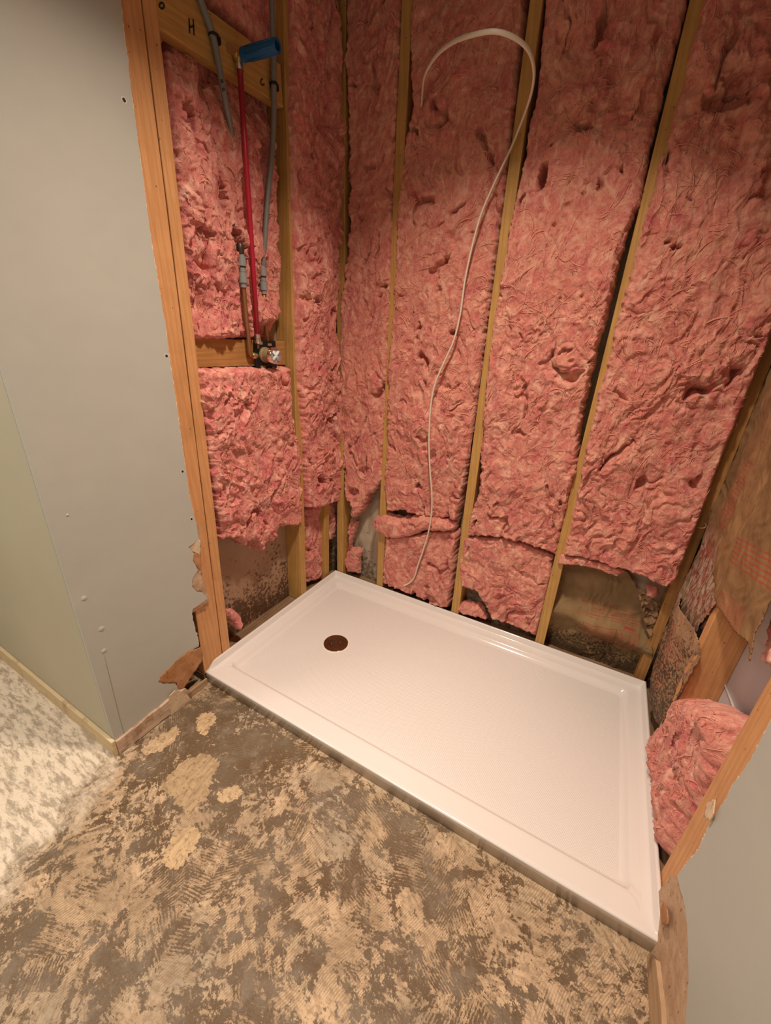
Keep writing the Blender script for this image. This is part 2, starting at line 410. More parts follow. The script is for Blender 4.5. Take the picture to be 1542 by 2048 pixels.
def edge_strip(edge_pts, xa, xb, wall_obj, sgn, seed, mean=.0016, sd=.0013):
    "thin ragged ribbon of bare gypsum and paper along a torn edge"
    rg = np.random.default_rng(seed); e = []; 
    for a, b in zip(edge_pts[:-1], edge_pts[1:]):
        a, b = np.array(a), np.array(b); k = max(1, int(np.hypot(*(b-a))/.005))
        e += [a+(b-a)*j/k for j in range(k)]
    V = []; Fq = []
    w_ = np.abs(rg.normal(mean, sd, len(e)))
    for i, p in enumerate(e):
        V += [(xa, p[0]-.004, p[1]), (xa, p[0]+w_[i], p[1]), (xb, p[0]+w_[i]*.6, p[1]), (xb, p[0]-.004, p[1])]
        if i:
            c = (i-1)*4
            for k in range(4): Fq.append((c+k, c+(k+1) % 4, c+4+(k+1) % 4, c+4+k))
    return mk('torn_edge', V, Fq, M_gyp, wall_obj)
edge_strip([(.047, 1.95)]+E1[:10], XL-.0008, XL-.0125, wl, 1, 5, .0008, .0006)
edge_strip(E1[23:26], XL-.0008, XL-.0125, wl, 1, 6)
def board_patch(px, x0, x1, m, seed):
    return panel('bare_board', fine_edge(yz(px, x1), .0010, .007, seed), 0, x0, x1, m, wl)
M_tA = None

def curl(name, px, x, m, parent, curlf, step=.006, th=.0012, seed=1):
    "torn paper: an outline in the wall plane, bent out of it by curlf(y,z)"
    poly = fine_edge(yz(px, x), .0011, .006, seed); P = np.array(poly)
    gy = np.arange(P[:, 0].min(), P[:, 0].max()+step, step); gz = np.arange(P[:, 1].min(), P[:, 1].max()+step, step)
    Y, Z = np.meshgrid(gy, gz); d = sdf(Y, Z, poly)
    # pull the rim vertices on to the outline
    gyv, gzv = np.gradient(d, gz, gy)[::-1]
    near = d < 0; Yn = Y-gyv*d*near*1.; Zn = Z-gzv*d*near*1.
    keep = d > -step*.9; Yn = np.where(near, Yn, Y); Zn = np.where(near, Zn, Z)
    idx = -np.ones(Y.shape, int); idx[keep] = np.arange(keep.sum())
    q = keep[:-1, :-1] & keep[1:, :-1] & keep[1:, 1:] & keep[:-1, 1:] & ((d[:-1, :-1] > 0) | (d[1:, 1:] > 0))
    Q = np.stack([idx[:-1, :-1][q], idx[:-1, 1:][q], idx[1:, 1:][q], idx[1:, :-1][q]], 1)
    V = np.stack([x+curlf(Yn[keep], Zn[keep]), Yn[keep], Zn[keep]], 1)
    o = fastmesh(name, V, Q, m, parent); s = o.modifiers.new('thick', 'SOLIDIFY'); s.thickness = th; s.offset = -1
    return o
def tornpaper(name, a, b, c):
    t = NT(name, .85, .15)
    col = t.mix(t.ramp(t.noise(26, 5, .65), (.38, 0.), (.62, 1.)), a, b)
    sp = t.noise(90, 4, .7, vec=t.mp(scale=(1, 1, .45)))
    col = t.mix(t.ramp(sp, (.60, 0.), (.66, .85)), col, c); t.col(col)
    t.nrm(t.bump(t.noise(60, 5), .6, .003)); return t.m
M_torn = tornpaper('brown_board_paper', (.40, .19, .085), (.50, .26, .13), (.22, .10, .05))
M_torn2 = tornpaper('beige_board_paper', (.46, .30, .19), (.58, .41, .28), (.20, .12, .07))
M_torn3 = tornpaper('pale_torn_paper', (.60, .45, .30), (.74, .58, .42), (.40, .27, .17))
board_patch([(372, 1040), (396, 1044), (402, 1080), (403, 1140), (412, 1182), (419, 1200), (412, 1216), (378, 1222)], .0005, .0065, M_torn2, 51)
board_patch([(376, 1108), (402, 1104), (404, 1142), (376, 1140)], .0005, .0095, M_torn, 52)
# flap peeled off at the foot of the drywall and the bare paper patches above it
curl('torn_paper_flap', [(398, 1293), (375, 1303), (350, 1323), (322, 1352), (316, 1364), (330, 1367), (352, 1365), (356, 1378), (364, 1381), (378, 1362), (388, 1344), (402, 1322), (403, 1308)],
     XL+.001, M_torn, wl, lambda y, z: .010*np.clip((y+.10)/.10, 0, 1)**2+.0015*np.sin(y*90+z*50), seed=11)
for k, pp in enumerate(([(398, 1078), (378, 1093), (386, 1104), (401, 1110), (401, 1082)], [(388, 1107), (386, 1121), (396, 1138), (402, 1140), (402, 1108)],
                        [(396, 1141), (387, 1156), (384, 1172), (393, 1183), (406, 1183), (404, 1144)], [(414, 1199), (402, 1207), (386, 1218), (387, 1226), (405, 1214), (416, 1204)])):
    curl('torn_paper_patch', pp, XL-.001, (M_torn3, M_torn, M_torn2, M_torn)[k], wl,
         lambda y, z: .0015*np.sin(y*60+z*70)-.001, step=.004, seed=20+k)
# screws, popped nails and the tape seam on the drywall
M_screw = plain('screw_dark', (.05, .04, .035), .5, .6); M_ring = plain('spackle', (.62, .62, .57), .8)
for px, py in ((248, 200), (333, 712), (365, 943), (383, 1038)):
    p = at(px, py, 0, XL); s = lathe('screw', p-np.array([.001, 0, 0]), (1, 0, 0), [(0, .0042), (.0014, .0042), (.0015, .003)], M_screw, wl, 10)
    lathe('screw_dimple', p-np.array([.001, 0, 0]), (1, 0, 0), [(0, .007), (.0013, .0065)], M_ring, s, 9)
for px, py, r in ((168, 1197, .009), (203, 1258, .010), (208, 1302, .009), (135, 1030, .004)):
    p = at(px, py, 0, XL); lathe('nail_pop', p-np.array([.001, 0, 0]), (1, 0, 0), [(0, r), (.0016, r*.8), (.0026, r*.45), (.0029, r*.05)], M_paint, wl, 14)
q = [at(208, 1310, 0, XL+.0003), at(228, 1390, 0, XL+.0003), at(243, 1450, 0, XL+.0003), at(256, 1489, 0, XL+.0003)]
tube('seam_crack', spline(q, 4), .0006, plain('crack', (.27, .26, .23), .9), wl, 5)
# corner bead: a slightly proud rounded strip along the outside corner
0 and tube('corner_bead', [(XL-.0035, YC+.0035, 0), (XL-.0035, YC+.0035, 2.44)], .006, M_paint, wl, 12, up=(1, 0, 0))

# right hand drywall with its torn edge
er = [(1640, 1280), (1542, 1440), (1500, 1520), (1477, 1556), (1466, 1566), (1450, 1600), (1432, 1627), (1415, 1655), (1396, 1700), (1372, 1728), (1354, 1752),
      (1362, 1785), (1370, 1815), (1374, 1850), (1376, 1910), (1377, 1960), (1373, 2010), (1370, 2060), (1372, 2150)]
E2 = yz(er, XR)
pr = [(-2.7, 0), (-2.7, 2.44), (.055, 2.44), (.055, 1.2)]+E2+[(-.55, .165), (-.9, .16), (-.9, 0)]
pre = fine_edge(pr, .0012, .012, 6, keep=(0, 1, 2, len(pr)-1, len(pr)-2, len(pr)-3))
wr = tag(panel('wall_right', [p for p in pre], 0, XR+.0115, XR, M_paint), kind='structure')
edge_strip(E2[:12], XR+.0008, XR+.0125, wr, 1, 9, .0022, .0016)
curl('torn_paper_patch', [(1418, 1610), (1437, 1600), (1434, 1628), (1425, 1644), (1414, 1636)], XR-.0015, M_torn3, wr, lambda y, z: -.004+0*y, step=.004, seed=33)
# bare brown board where the baseboard was pulled off
band = [(.10, .0), (.088, .10), (.082, .165), (.06, .190)]+[(y-.004, z+.004) for y, z in E2[9:]]+[(-.55, .169), (-.9, .165), (-.9, 0)]
panel('bare_board', fine_edge(band, .0008, .02, 12, keep=(len(band)-1,)), 0, XR+.0135, XR+.0028, M_torn2, wr)
curl('torn_paper_flap', [(1332, 1806), (1342, 1822), (1345, 1850), (1338, 1856), (1326, 1848), (1324, 1822)], XR-.004, M_torn, wr, lambda y, z: -.006*np.sin((z-.1)*22), step=.004, seed=34)

# patches of old adhesive that stand proud of the floor
def adhesive(name, c1, c2, comb):
    t = NT(name, .7, .25); wv = t.noise(95, 4, .6, .6, vec=t.mp(rot=(0, 0, comb), scale=(1, .22, 1)))
    c = t.mix(t.ramp(t.noise(45, 5, .7), (.38, 0.), (.62, 1.)), c1, c2)
    c = t.mix(t.ramp(wv, (.36, .6), (.52, 0.)), c, tuple(q*.62 for q in c1))
    c = t.mix(t.ramp(t.noise(75, 6, .75, .4), (.54, 0.), (.60, .75)), c, (.20, .13, .075)); t.col(c)
    t.nrm(t.bump(wv, .5, .002, t.bump(t.noise(90, 5), .5, .002))); return t.m
M_ad1 = adhesive('smooth_adhesive', (.40, .28, .16), (.48, .34, .20), .6); M_ad2 = adhesive('peach_adhesive', (.48, .34, .20), (.62, .45, .28), 1.9)
M_ad3 = adhesive('combed_adhesive', (.50, .35, .20), (.62, .44, .26), 1.1)
for k, (pp, mm_) in enumerate((([(319, 1573), (350, 1540), (372, 1520), (409, 1507), (440, 1522), (428, 1549), (412, 1596), (379, 1629), (366, 1616)], M_ad1),
        ([(280, 1500), (300, 1482), (338, 1462), (352, 1450), (362, 1462), (345, 1486), (318, 1504), (292, 1510)], M_ad2),
        ([(392, 1436), (404, 1426), (424, 1423), (434, 1436), (420, 1456), (410, 1474), (396, 1462)], M_ad3),
        ([(432, 1590), (452, 1578), (482, 1572), (486, 1588), (462, 1604), (438, 1602)], M_ad2),
        ([(330, 1700), (352, 1668), (380, 1650), (404, 1664), (388, 1700), (352, 1740), (330, 1732)], M_ad3))):
    po = fine_edge([tuple(at(a, b, 2, 0.)[:2]) for a, b in pp], .0036, .0045, 60+k); nn = len(po)
    mk('adhesive_patch', [(x, y, .0007) for x, y in po]+[(x, y, -.001) for x, y in po], [tuple(range(nn)), tuple(range(nn, 2*nn))[::-1]]+[(i, i+nn, (i+1) % nn+nn, (i+1) % nn) for i in range(nn)], mm_, FLOOR)

# ---------------------------------------------------------------- baseboards
def base_mat(name, a, b, c):
    t = NT(name, .7, .3); v = t.mp(scale=(.06, .06, 1))
    col = t.mix(t.ramp(t.noise(90, 4, vec=v), (.35, 0.), (.65, 1.)), a, b)
    col = t.mix(t.ramp(t.noise(12, 6, .7), (.55, 0.), (.66, .8)), col, c); t.col(col)
    t.nrm(t.bump(t.noise(110, 4, vec=v), .5, .002)); return t.m
M_base = base_mat('cream_baseboard', (.60, .47, .28), (.68, .55, .35), (.42, .28, .15))
M_stub = base_mat('scraped_baseboard', (.52, .37, .26), (.66, .50, .38), (.30, .18, .11))
M_foot = base_mat('old_wood_foot', (.38, .24, .14), (.52, .36, .22), (.16, .09, .05))
box('baseboard_left_return', (-.82, YC-.012, 0), (XL+.006, YC, .066), M_base, r=.003)['kind'] = 'structure'
box('baseboard_left_far', (-.82, -2.7, 0), (-.808, YC-.012, .066), M_base, r=.003)['kind'] = 'structure'
def baseboard_stub():
    "scraped stump of the old baseboard, ragged at its right end"
    p = fine_edge([(YC, .002), (YC, .060), (-.20, .064), (-.125, .068), (-.098, .062), (-.090, .046), (-.094, .034), (-.104, .022), (-.128, .018), (-.136, .006), (-.24, .004)], .0014, .012, 8, keep=(0,))
    return panel('baseboard_left', p, 0, XL-.002, XL+.010, M_stub)
bs_ = tag(baseboard_stub(), kind='structure')
panel('torn_board_end', fine_edge(yz([(339, 1392), (350, 1381), (364, 1383), (376, 1391), (383, 1401), (379, 1412), (366, 1418), (352, 1425), (343, 1433), (339, 1418)], XL+.010), .0011, .006, 71), 0, XL+.008, XL+.0115, M_torn3, bs_)
box('trim_1', (XL-.004, -.13, 0), (XL+.004, -.006, .030), M_foot, r=.002)['kind'] = 'structure'
box('trim_2', (XL-.030, -.13, 0), (XL-.006, -.02, .016), M_foot, r=.002)['kind'] = 'structure'
tag(panel('baseboard_right', fine_edge([(-.9, 0), (-.9, .055), (-.3, .062), (-.12, .075), (-.04, .058), (-.012, .02), (-.012, 0)], .0012, .015, 31, keep=(0, 6)), 0, XR+.003, XR-.006, M_foot), kind='structure')

# ---------------------------------------------------------------- studs
def stud(name, label, b, t, w, d, wall, m, seed, cat='stud', group=None, r=.0025):
    "b, t: centre of the shown face at foot and head, (u, z) in the wall plane"
    if wall == 'left': p0, p1, wd = (b[2], b[0], b[1]), (t[2], t[0], t[1]), (0, 1, 0)
    elif wall == 'right': p0, p1, wd = (b[2], b[0], b[1]), (t[2], t[0], t[1]), (0, -1, 0)
    else: p0, p1, wd = (b[0], b[2], b[1]), (t[0], t[2], t[1]), (1, 0, 0)
    o = lumber(name, p0, p1, w, d, wd, m, r=r, seed=seed)
    return tag(o, label, cat, group)
Z0, Z1 = .038, 2.40
stud('wall_stud', 'wide flat orange stud face beside the torn edge of the left grey drywall', (.0400, Z0, 0), (.0655, Z1, 0), .087, .038, 'left', M_stud, 1)
stud('wall_stud', 'narrow orange stud doubled against the wide one, left of the pipes', (.1050, Z0, .001), (.131, Z1, .001), .0365, .089, 'left', M_stud, 2)
stud('wall_stud', 'yellowish stud right of the shower valve on the pipe wall', (.594, Z0, 0), (.603, Z1, 0), .038, .089, 'left', M_stud_y, 3)
stud('wall_stud', 'recessed last stud of the pipe wall, just left of the back corner', (.806, Z0, -.012), (.802, Z1, -.012), .036, .077, 'left', M_stud_y, 4)
stud('wall_stud', 'short looking corner stud above the back left corner of the pan', (.030, Z0, YB+.002), (.012, Z1, YB+.002), .040, .084, 'back', M_stud_y, 5)
stud('wall_stud', 'first back wall stud right of the corner, beside the bare pale board', (.287, Z0, YB), (.268, Z1, YB), .038, .086, 'back', M_stud_y, 6)
stud('wall_stud', 'second back wall stud, the one the white cable crosses', (.713, Z0, YB), (.691, Z1, YB), .038, .086, 'back', M_stud_y, 7)
stud('wall_stud', 'third back wall stud, left of the mouldy bare paper', (1.112, Z0, YB), (1.099, Z1, YB), .038, .086, 'back', M_stud_y, 8)
stud('wall_stud', 'dark corner stud at the right end of the back wall', (1.507, Z0, YB+.028), (1.505, Z1, YB+.014), .034, .058, 'back', M_blk, 9)
stud('wall_stud', 'flat orange stud face along the torn edge of the right grey drywall', (.085, Z0, 1.526), (.083, Z1, 1.526), .120, .038, 'right', M_stud, 10)
stud('wall_stud', 'orange stud of the right wall, its broad side lit below the hanging paper', (.535, Z0, 1.526), (.520, Z1, 1.526), .038, .089, 'right', M_stud, 11)
M_sole = M_dirty
tag(lumber('sole_plate', (-.046, -.005, .036), (-.046, YB, .036), .086, .036, (1, 0, 0), M_sole, seed=31), 'dark stained bottom plate under the pipe wall studs', 'plate')
tag(lumber('sole_plate', (.0, YB+.0455, .036), (1.526, YB+.0455, .036), .085, .036, (0, -1, 0), M_sole, seed=32), 'dark stained bottom plate under the back wall studs', 'plate')
tag(lumber('sole_plate', (1.571, .03, .036), (1.571, YB, .036), .084, .036, (1, 0, 0), M_sole, seed=33), 'dark bottom plate under the right wall studs', 'plate')

# blocking boards
hb = lumber('blocking_board', (-.005, .14, 1.982), (-.005, .572, 2.006), .102, .038, (0, 0, -1), M_stud_y, seed=21)
tag(hb, 'wide yellow board high on the pipe wall with letters penned on it', 'board')
M_ink = plain('marker_ink', (.02, .015, .012), .6)
def marks(name, strokes, parent):
    V = []; F_ = []
    for s in strokes:
        P = [Vector((-.0035, *yz([q], -.0035)[0])) for q in s]; n0 = len(V); r = .0016
        for i, p in enumerate(P):
            t = (P[min(i+1, len(P)-1)]-P[max(i-1, 0)]).normalized(); b = t.cross(Vector((1, 0, 0))).normalized()*r
            V += [p+b, p-b, p-b-Vector((.002, 0, 0)), p+b-Vector((.002, 0, 0))]
        for i in range(len(P)-1):
            for k in range(4):
                a = n0+i*4+k; c = n0+i*4+(k+1) % 4; F_.append((a, c, c+4, a+4))
    o = mk(name, V, F_, M_ink); o.parent = parent; o.matrix_parent_inverse = parent.matrix_world.inverted()
    return o
bpy.context.view_layer.update()
def zz(x, y): return (230+x/3.084, y/3.084)
marks('letter_h', [[zz(458, 112), zz(462, 205)], [zz(484, 118), zz(489, 218)], [zz(459, 168), zz(488, 160)]], hb)
marks('letter_o', [[zz(290+15*math.cos(a), 34+18*math.sin(a)) for a in np.linspace(0, 2*math.pi, 13)]], hb)
marks('letter_c', [[zz(912+12*math.cos(a), 505+20*math.sin(a)) for a in np.linspace(-.8*math.pi+1.0, -.8*math.pi-3.2, 9)]], hb)
vb = lumber('blocking_board', (-.040, .10, 1.208), (-.040, .574, 1.210), .088, .038, (0, 0, -1), M_blk, seed=22)
tag(vb, 'short brown cross board behind the shower valve', 'board')

# ---------------------------------------------------------------- shower base
L, W, H, FL = 1.524, .864, .0524, .0257
def tray_mat(tex):
    t = NT('white_acrylic_textured' if tex else 'white_acrylic', .30 if tex else .13, .5)
    t.col((.77, .725, .70))
    if tex:
        X, Y, Z = t.sep(); k = 2*math.pi/.0085
        a = t.math('SINE', t.math('MULTIPLY', X, k)); b = t.math('SINE', t.math('MULTIPLY', Y, k))
        t.nrm(t.bump(t.ramp(t.math('MULTIPLY_ADD', t.math('MULTIPLY', a, b), .5, .5), (.35, 0.), (.65, 1.)), .55, .0016))
    else: t.b.inputs['Coat Weight'].default_value = .3
    return t.m
def tray():
    root = empty('shower_pan', (0, 0, 0))
    tag(root, 'low white rectangular shower pan on the floor with brass coloured drain', 'shower base')
    side = np.unique(np.concatenate([[0, .012, .022, .035, .05, .07, .1], np.linspace(.14, .9, 14), [.95, 1.]]))
    cs = np.linspace(0, math.pi/2, 7)
    def zf(y, hi): return H+hi*np.clip((y-.010)/.030, 0, 1)
    def ring(x0, x1, y0, y1, r, z, hi=0):
        pts = []
        cor = [((x1-r, y0+r), -math.pi/2), ((x1-r, y1-r), 0), ((x0+r, y1-r), math.pi/2), ((x0+r, y0+r), math.pi)]
        ends = []
        for (cx, cy), a0 in cor: ends.append([(cx+r*math.cos(a0+a), cy+r*math.sin(a0+a)) for a in cs])
        for k in range(4):
            pts += ends[k]; a, b = np.array(ends[k][-1]), np.array(ends[(k+1) % 4][0])
            ss = side if k in (0, 1, 3) else side
            if k == 2: ss = 1-side[::-1]      # left side runs backwards
            for s in ss[1:-1]: pts.append(tuple(a+(b-a)*s))
        return [(x, y, (z+hi*float(np.clip((y-.010)/.030, 0, 1)))) for x, y in pts]
    R1 = [ring(0, L, 0, W, .003, 0), ring(0, L, 0, W, .003, H-.005), ring(0, L, 0, W, .003, H-.004, FL), ring(.0012, L-.0012, .0015, W-.0012, .003, H-.0012, FL),
          ring(.0045, L-.0045, .005, W-.0045, .003, H, FL), ring(.0080, L-.0080, .0085, W-.0080, .004, H, FL), ring(.0105, L-.0105, .011, W-.0105, .005, H, FL-.004),
          ring(.014, L-.014, .015, W-.014, .006, H, .004), ring(.018, L-.018, .019, W-.018, .008, H), ring(.030, L-.030, .030, W-.030, .012, H),
          ring(.036, L-.036, .045, W-.034, .014, H-.0005), ring(.040, L-.040, .060, W-.038, .015, H-.004), ring(.052, L-.056, .070, W-.052, .017, H-.0048),
          ring(.0565, L-.0605, .0745, W-.0565, .018, H-.0065), ring(.060, L-.0640, .0780, W-.060, .018, H-.011), ring(.066, L-.070, .084, W-.068, .018, H-.018),
          ring(.072, L-.076, .089, W-.076, .018, H-.0222), ring(.078, L-.082, .094, W-.083, .016, H-.024)]
    # the front threshold is one flat step: keep its rings level
    for k in (11, 12, 13): R1[k] = [(x, y, (H-.0005 if k < 13 else H-.0022) if y < .09 and .05 < x < L-.05 else z) for x, y, z in R1[k]]
    n = len(R1[0]); V = [p for r in R1 for p in r]; Fc = [tuple(range(n))[::-1]]
    for i in range(len(R1)-1):
        for k in range(n):
            a = i*n+k; b = i*n+(k+1) % n; Fc.append((a, b, b+n, a+n))
    rim = mk('rim', V, Fc, tray_mat(False), root, smooth=True); wn = rim.modifiers.new('weighted', 'WEIGHTED_NORMAL'); wn.weight = 80; wn.keep_sharp = True
    dc = np.array([.315, .432]); last = R1[-1]; V = []; Fc = []
    for s in (0, .015, .1, .3, .5, .7, .85, .95, 1.):
        for x, y, z in last:
            d = np.array([x, y])-dc; rr = np.hypot(*d); c = dc+d/rr*.0595
            e = np.array([x, y])*(1-s)+c*s; V.append((e[0], e[1], z*(1-s)+(H-.033)*s))
    m = len(V)//n
    for i in range(m-1):
        for k in range(n):
            a = i*n+k; b = i*n+(k+1) % n; Fc.append((a, b, b+n, a+n))
    mk('pan_floor', V, Fc, tray_mat(True), root, smooth=True)
    zc = H-.033
    M_dr = plain('drain_flange', (.86, .80, .70), .25, .0)
    lathe('drain_flange', (*dc, zc-.006), (0, 0, 1), [(0, .0600), (.0062, .0600), (.0075, .0585), (.0075, .0555), (.004, .0545)], M_dr, root, 48)
    t = NT('drain_metal', .22, .5, 1.); X, Y, Z = t.sep()
    t.col((.36, .26, .17))
    rr = t.math('SQRT', t.math('ADD', t.math('MULTIPLY', X, X), t.math('MULTIPLY', Y, Y)))
    t.nrm(t.bump(t.noise(1, 0, vec=t.comb(t.math('MULTIPLY', rr, 2600), 0., 0.)), .45, .0006))
    cov = lathe('drain_cover', (0, 0, 0), (0, 0, 1), [(0, .0540), (.0022, .0540), (.003, .0530)], t.m, None, 48)
    cov.location = (*dc, zc-.001); cov.parent = root
    M_hole = plain('drain_hole', (.01, .008, .006), .6)
    for k in range(8):
        a = k*math.pi/4+.2
        for r0, wd in ((.014, .0018), (.024, .0024), (.033, .0021)):
            aa = a+(0 if r0 != .024 else math.pi/8)
            p = (dc[0]+r0*math.cos(aa), dc[1]+r0*math.sin(aa), zc+.0016)
            q = (dc[0]+(r0+.006)*math.cos(aa), dc[1]+(r0+.006)*math.sin(aa), zc+.0016)
            h = tube('slot', [p, q], wd, M_hole, None, 8, flat=1, up=(0, 0, 1)); h.parent = cov; h.location = -Vector((*dc, zc-.001))
    M_sc = plain('drain_screw', (.75, .68, .58), .2, 1.)
    for sx in (-1, 1):
        a = .75
        s = lathe('screw', (dc[0]+sx*.019*math.cos(a), dc[1]+sx*.019*math.sin(a), zc+.0018), (0, 0, 1), [(0, .0032), (.0014, .0030), (.002, .0015)], M_sc, None, 12)
        s.parent = cov; s.location = -Vector((*dc, zc-.001))
    return root
tray()

# ---------------------------------------------------------------- insulation
def to3(wall, base, u, v, h):
    if wall == 'left': return np.stack([base+h, u, v], -1)
    if wall == 'right': return np.stack([base-h, u, v], -1)
    return np.stack([u, base-h, v], -1)
def fluff(name, label, px, wall, base, m=None, D=.06, puff=.012, amp=1., rag=.006, sag=.0, seed=1, step=.0033, zmin=None, zmax=2.36,
          umin=None, umax=None, fibres=1100, extra=None, rr=.016, cat='insulation', group=None, parent=None, fold=None, holes=(), rough=1., cap=None):
    m = m or M_pink; ax = 1 if wall == 'back' else 0
    poly = [tuple(at(a, b, ax, base)[[0, 2] if ax else [1, 2]]) for a, b in px]
    poly = [(p_[0], 2.42) if q_[1] <= -55 else p_ for p_, q_ in zip(poly, px)]; P = np.array(poly)
    lo, hi = P.min(0)-.02, P.max(0)+.02
    if umin is not None: lo[0] = umin
    if umax is not None: hi[0] = umax
    if zmin is not None: lo[1] = zmin
    hi[1] = min(hi[1], zmax)
    U, Vv = np.meshgrid(np.arange(lo[0], hi[0], step), np.arange(lo[1], hi[1], step))
    su = seed*3.7
    d = sdf(U, Vv, poly)
    d = d+.0045+rag*fbm(U*16, Vv*16, su, 3)+rag*.9*fbm(U*55, Vv*55, su+9, 3)
    if umin is not None: d = np.minimum(d, U-umin+.001)
    if umax is not None: d = np.minimum(d, umax-U+.001)
    if zmax < 2.3: d = np.minimum(d, zmax-Vv+.001)
    # swirled coordinates
    a1, a2 = fbm(U*6, Vv*4, su+1, 3), fbm(U*6+9, Vv*4+3, su+2, 3)
    b1, b2 = fbm(U*22, Vv*18, su+3, 2), fbm(U*22+5, Vv*18+7, su+4, 2)
    wu, wv = U+.115*a1+.018*b1, Vv+.115*a2+.018*b2
    r1 = 1-np.abs(pn(wu*14, wv*6.5, su+5))*1.9; r2 = 1-np.abs(pn(wu*36, wv*13, su+6))*1.9; r3 = 1-np.abs(pn(wu*90, wv*30, su+7))*1.9
    r0_ = 1-np.abs(pn(wu*5.5+.4*b1, wv*3.2, su+16))*2.1
    rough_ = np.clip(.50+.75*fbm(U*5, Vv*3.2, su+17, 2)+.35*np.clip((1.7-Vv)/1.4, -.6, .6), .18, 1.25)*rough
    h = puff+amp*(.012*fbm(U*7, Vv*4, su+8, 3)+.0050*r0_+rough_*(.0080*np.clip(r1, -1, 1)+.0050*np.clip(r2, -1, 1)+.0020*r3+.0030*fbm(wu*60, wv*45, su+10, 3))+.0010*fbm(U*190, Vv*120, su+11, 2))
    pit = np.clip(fbm(wu*13, wv*9, su+12, 2)-.50, 0, 1); h = h-amp*.080*pit
    for (hx, hy, hw, hh, dep) in holes:
        c = at(hx, hy, ax, base)[[0, 2] if ax else [1, 2]]
        e = np.clip(1.25-np.sqrt(((U-c[0])/hw)**2+((Vv-c[1])/hh)**2)-.25*fbm(U*60, Vv*60, su+15, 2), 0, .5)*2
        h = h-dep*np.minimum(1, e*1.6)
    if extra is not None: h = h+extra(U, Vv)
    if cap is not None: c_ = cap(U, Vv); h = np.where(h > c_-.006, c_-.006*np.exp(-(h-c_+.006)/.012), h)
    s = np.clip(d/rr, 0, 1); h = -D+(D+h)*np.sqrt(np.clip(1-(1-s)**2, 0, 1))
    keep = d > -step*1.3
    gv_, gu_ = np.gradient(d, step, step); gn_ = np.hypot(gu_, gv_)+1e-6; rim_ = keep & (d <= 0); dd_ = np.where(rim_, d, 0)
    lu = .005*amp*fbm(wu*40, wv*40, su+13, 2); lv = .005*amp*fbm(wu*40+7, wv*40, su+14, 2)
    UU = U+lu*s**3-np.clip(gu_/gn_, -1, 1)*dd_; VV = Vv+lv*s**3-np.clip(gv_/gn_, -1, 1)*dd_
    idx = -np.ones(U.shape, int); idx[keep] = np.arange(keep.sum())
    q = keep[:-1, :-1] & keep[1:, :-1] & keep[1:, 1:] & keep[:-1, 1:]
    A, B, Cc, Dd = idx[:-1, :-1][q], idx[:-1, 1:][q], idx[1:, 1:][q], idx[1:, :-1][q]
    Q = np.stack([A, B, Cc, Dd], 1)
    if wall == 'right': Q = Q[:, ::-1]
    V3 = to3(wall, base, UU[keep], VV[keep], h[keep])
    if fibres:
        root = empty(name, tuple(V3.mean(0)-np.array([0, 0, (V3[:, 2].max()-V3[:, 2].min())/2])))
        tag(root, label, cat, group)
        fastmesh('batt', V3, Q, m, root)
    else:
        root = tag(fastmesh(name, V3, Q, m), label, cat, group)
        return root
    # loose strands lying on the surface
    rg = np.random.default_rng(seed+100); inside = np.argwhere((d > .004)); area_ = len(inside)*step*step; N = int(fibres*area_)
    if N < 3: return root
    nb = 4; N = (N//nb)*nb
    if N < nb: return root
    pick = inside[rg.integers(0, len(inside), N//nb)]
    pu = np.repeat(lo[0]+pick[:, 1]*step, nb)+rg.normal(0, .004, N); pv = np.repeat(lo[1]+pick[:, 0]*step, nb)+rg.normal(0, .006, N)
    K = 15; th = np.repeat(rg.normal(math.pi/2, .8, N//nb), nb)+rg.normal(0, .16, N); cu = np.repeat(rg.normal(0, .10, N//nb), nb)+rg.normal(0, .03, N)
    ln = np.repeat(rg.gamma(3, .026, N//nb), nb)*rg.uniform(.6, 1.2, N)/K; r0 = rg.gamma(4, .00013, N)+.00030
    alive = np.ones(N, bool); AL = np.zeros((N, K))
    lift = rg.gamma(2, .0005, N); P3 = np.zeros((N, K, 3)); u, v = pu.copy(), pv.copy()
    dr = rg.random(N) < .10
    for k in range(K):
        i = np.clip(((v-lo[1])/step).astype(int), 0, U.shape[0]-1); j = np.clip(((u-lo[0])/step).astype(int), 0, U.shape[1]-1)
        hh = np.where(d[i, j] > 0, h[i, j], np.nan)
        if k == 0: last = np.where(np.isnan(hh), 0, hh)
        alive &= ~((d[i, j] < -.004) | (np.abs(np.nan_to_num(hh, nan=-9.)-last) > .012)); AL[:, k] = alive
        hh = np.where(np.isnan(hh), last-.001, hh); hh = np.where(alive, hh, last); last = hh
        P3[:, k] = to3(wall, base, u, v, hh+lift*math.sin(math.pi*(k+.5)/K)*1.5-.0006)
        cu = cu+rg.normal(0, .06, N); th = th+cu*.8; u = u+np.cos(th)*ln*alive; v = v+np.sin(th)*ln*alive
    P3 = P3+np.arange(K)[None, :, None]*1e-6
    T = np.gradient(P3, axis=1); T /= np.linalg.norm(T, axis=2, keepdims=True)+1e-9
    nrm = {'left': (1, 0, 0), 'right': (-1, 0, 0), 'back': (0, -1, 0)}[wall]
    Bn = np.cross(T, np.array(nrm, float)); Bn /= np.linalg.norm(Bn, axis=2, keepdims=True)+1e-9; Nn = np.cross(Bn, T)
    prof = np.sin(np.linspace(.12, math.pi-.12, K))[None, :, None]*r0[:, None, None]
    AL[:, :-1] *= .35+.65*AL[:, 1:]; prof = prof*np.maximum(AL, .02)[:, :, None]
    ring = [P3+prof*(Bn*math.cos(a)*1.5+Nn*math.sin(a)*.8) for a in (0, 2.1, 4.2)]
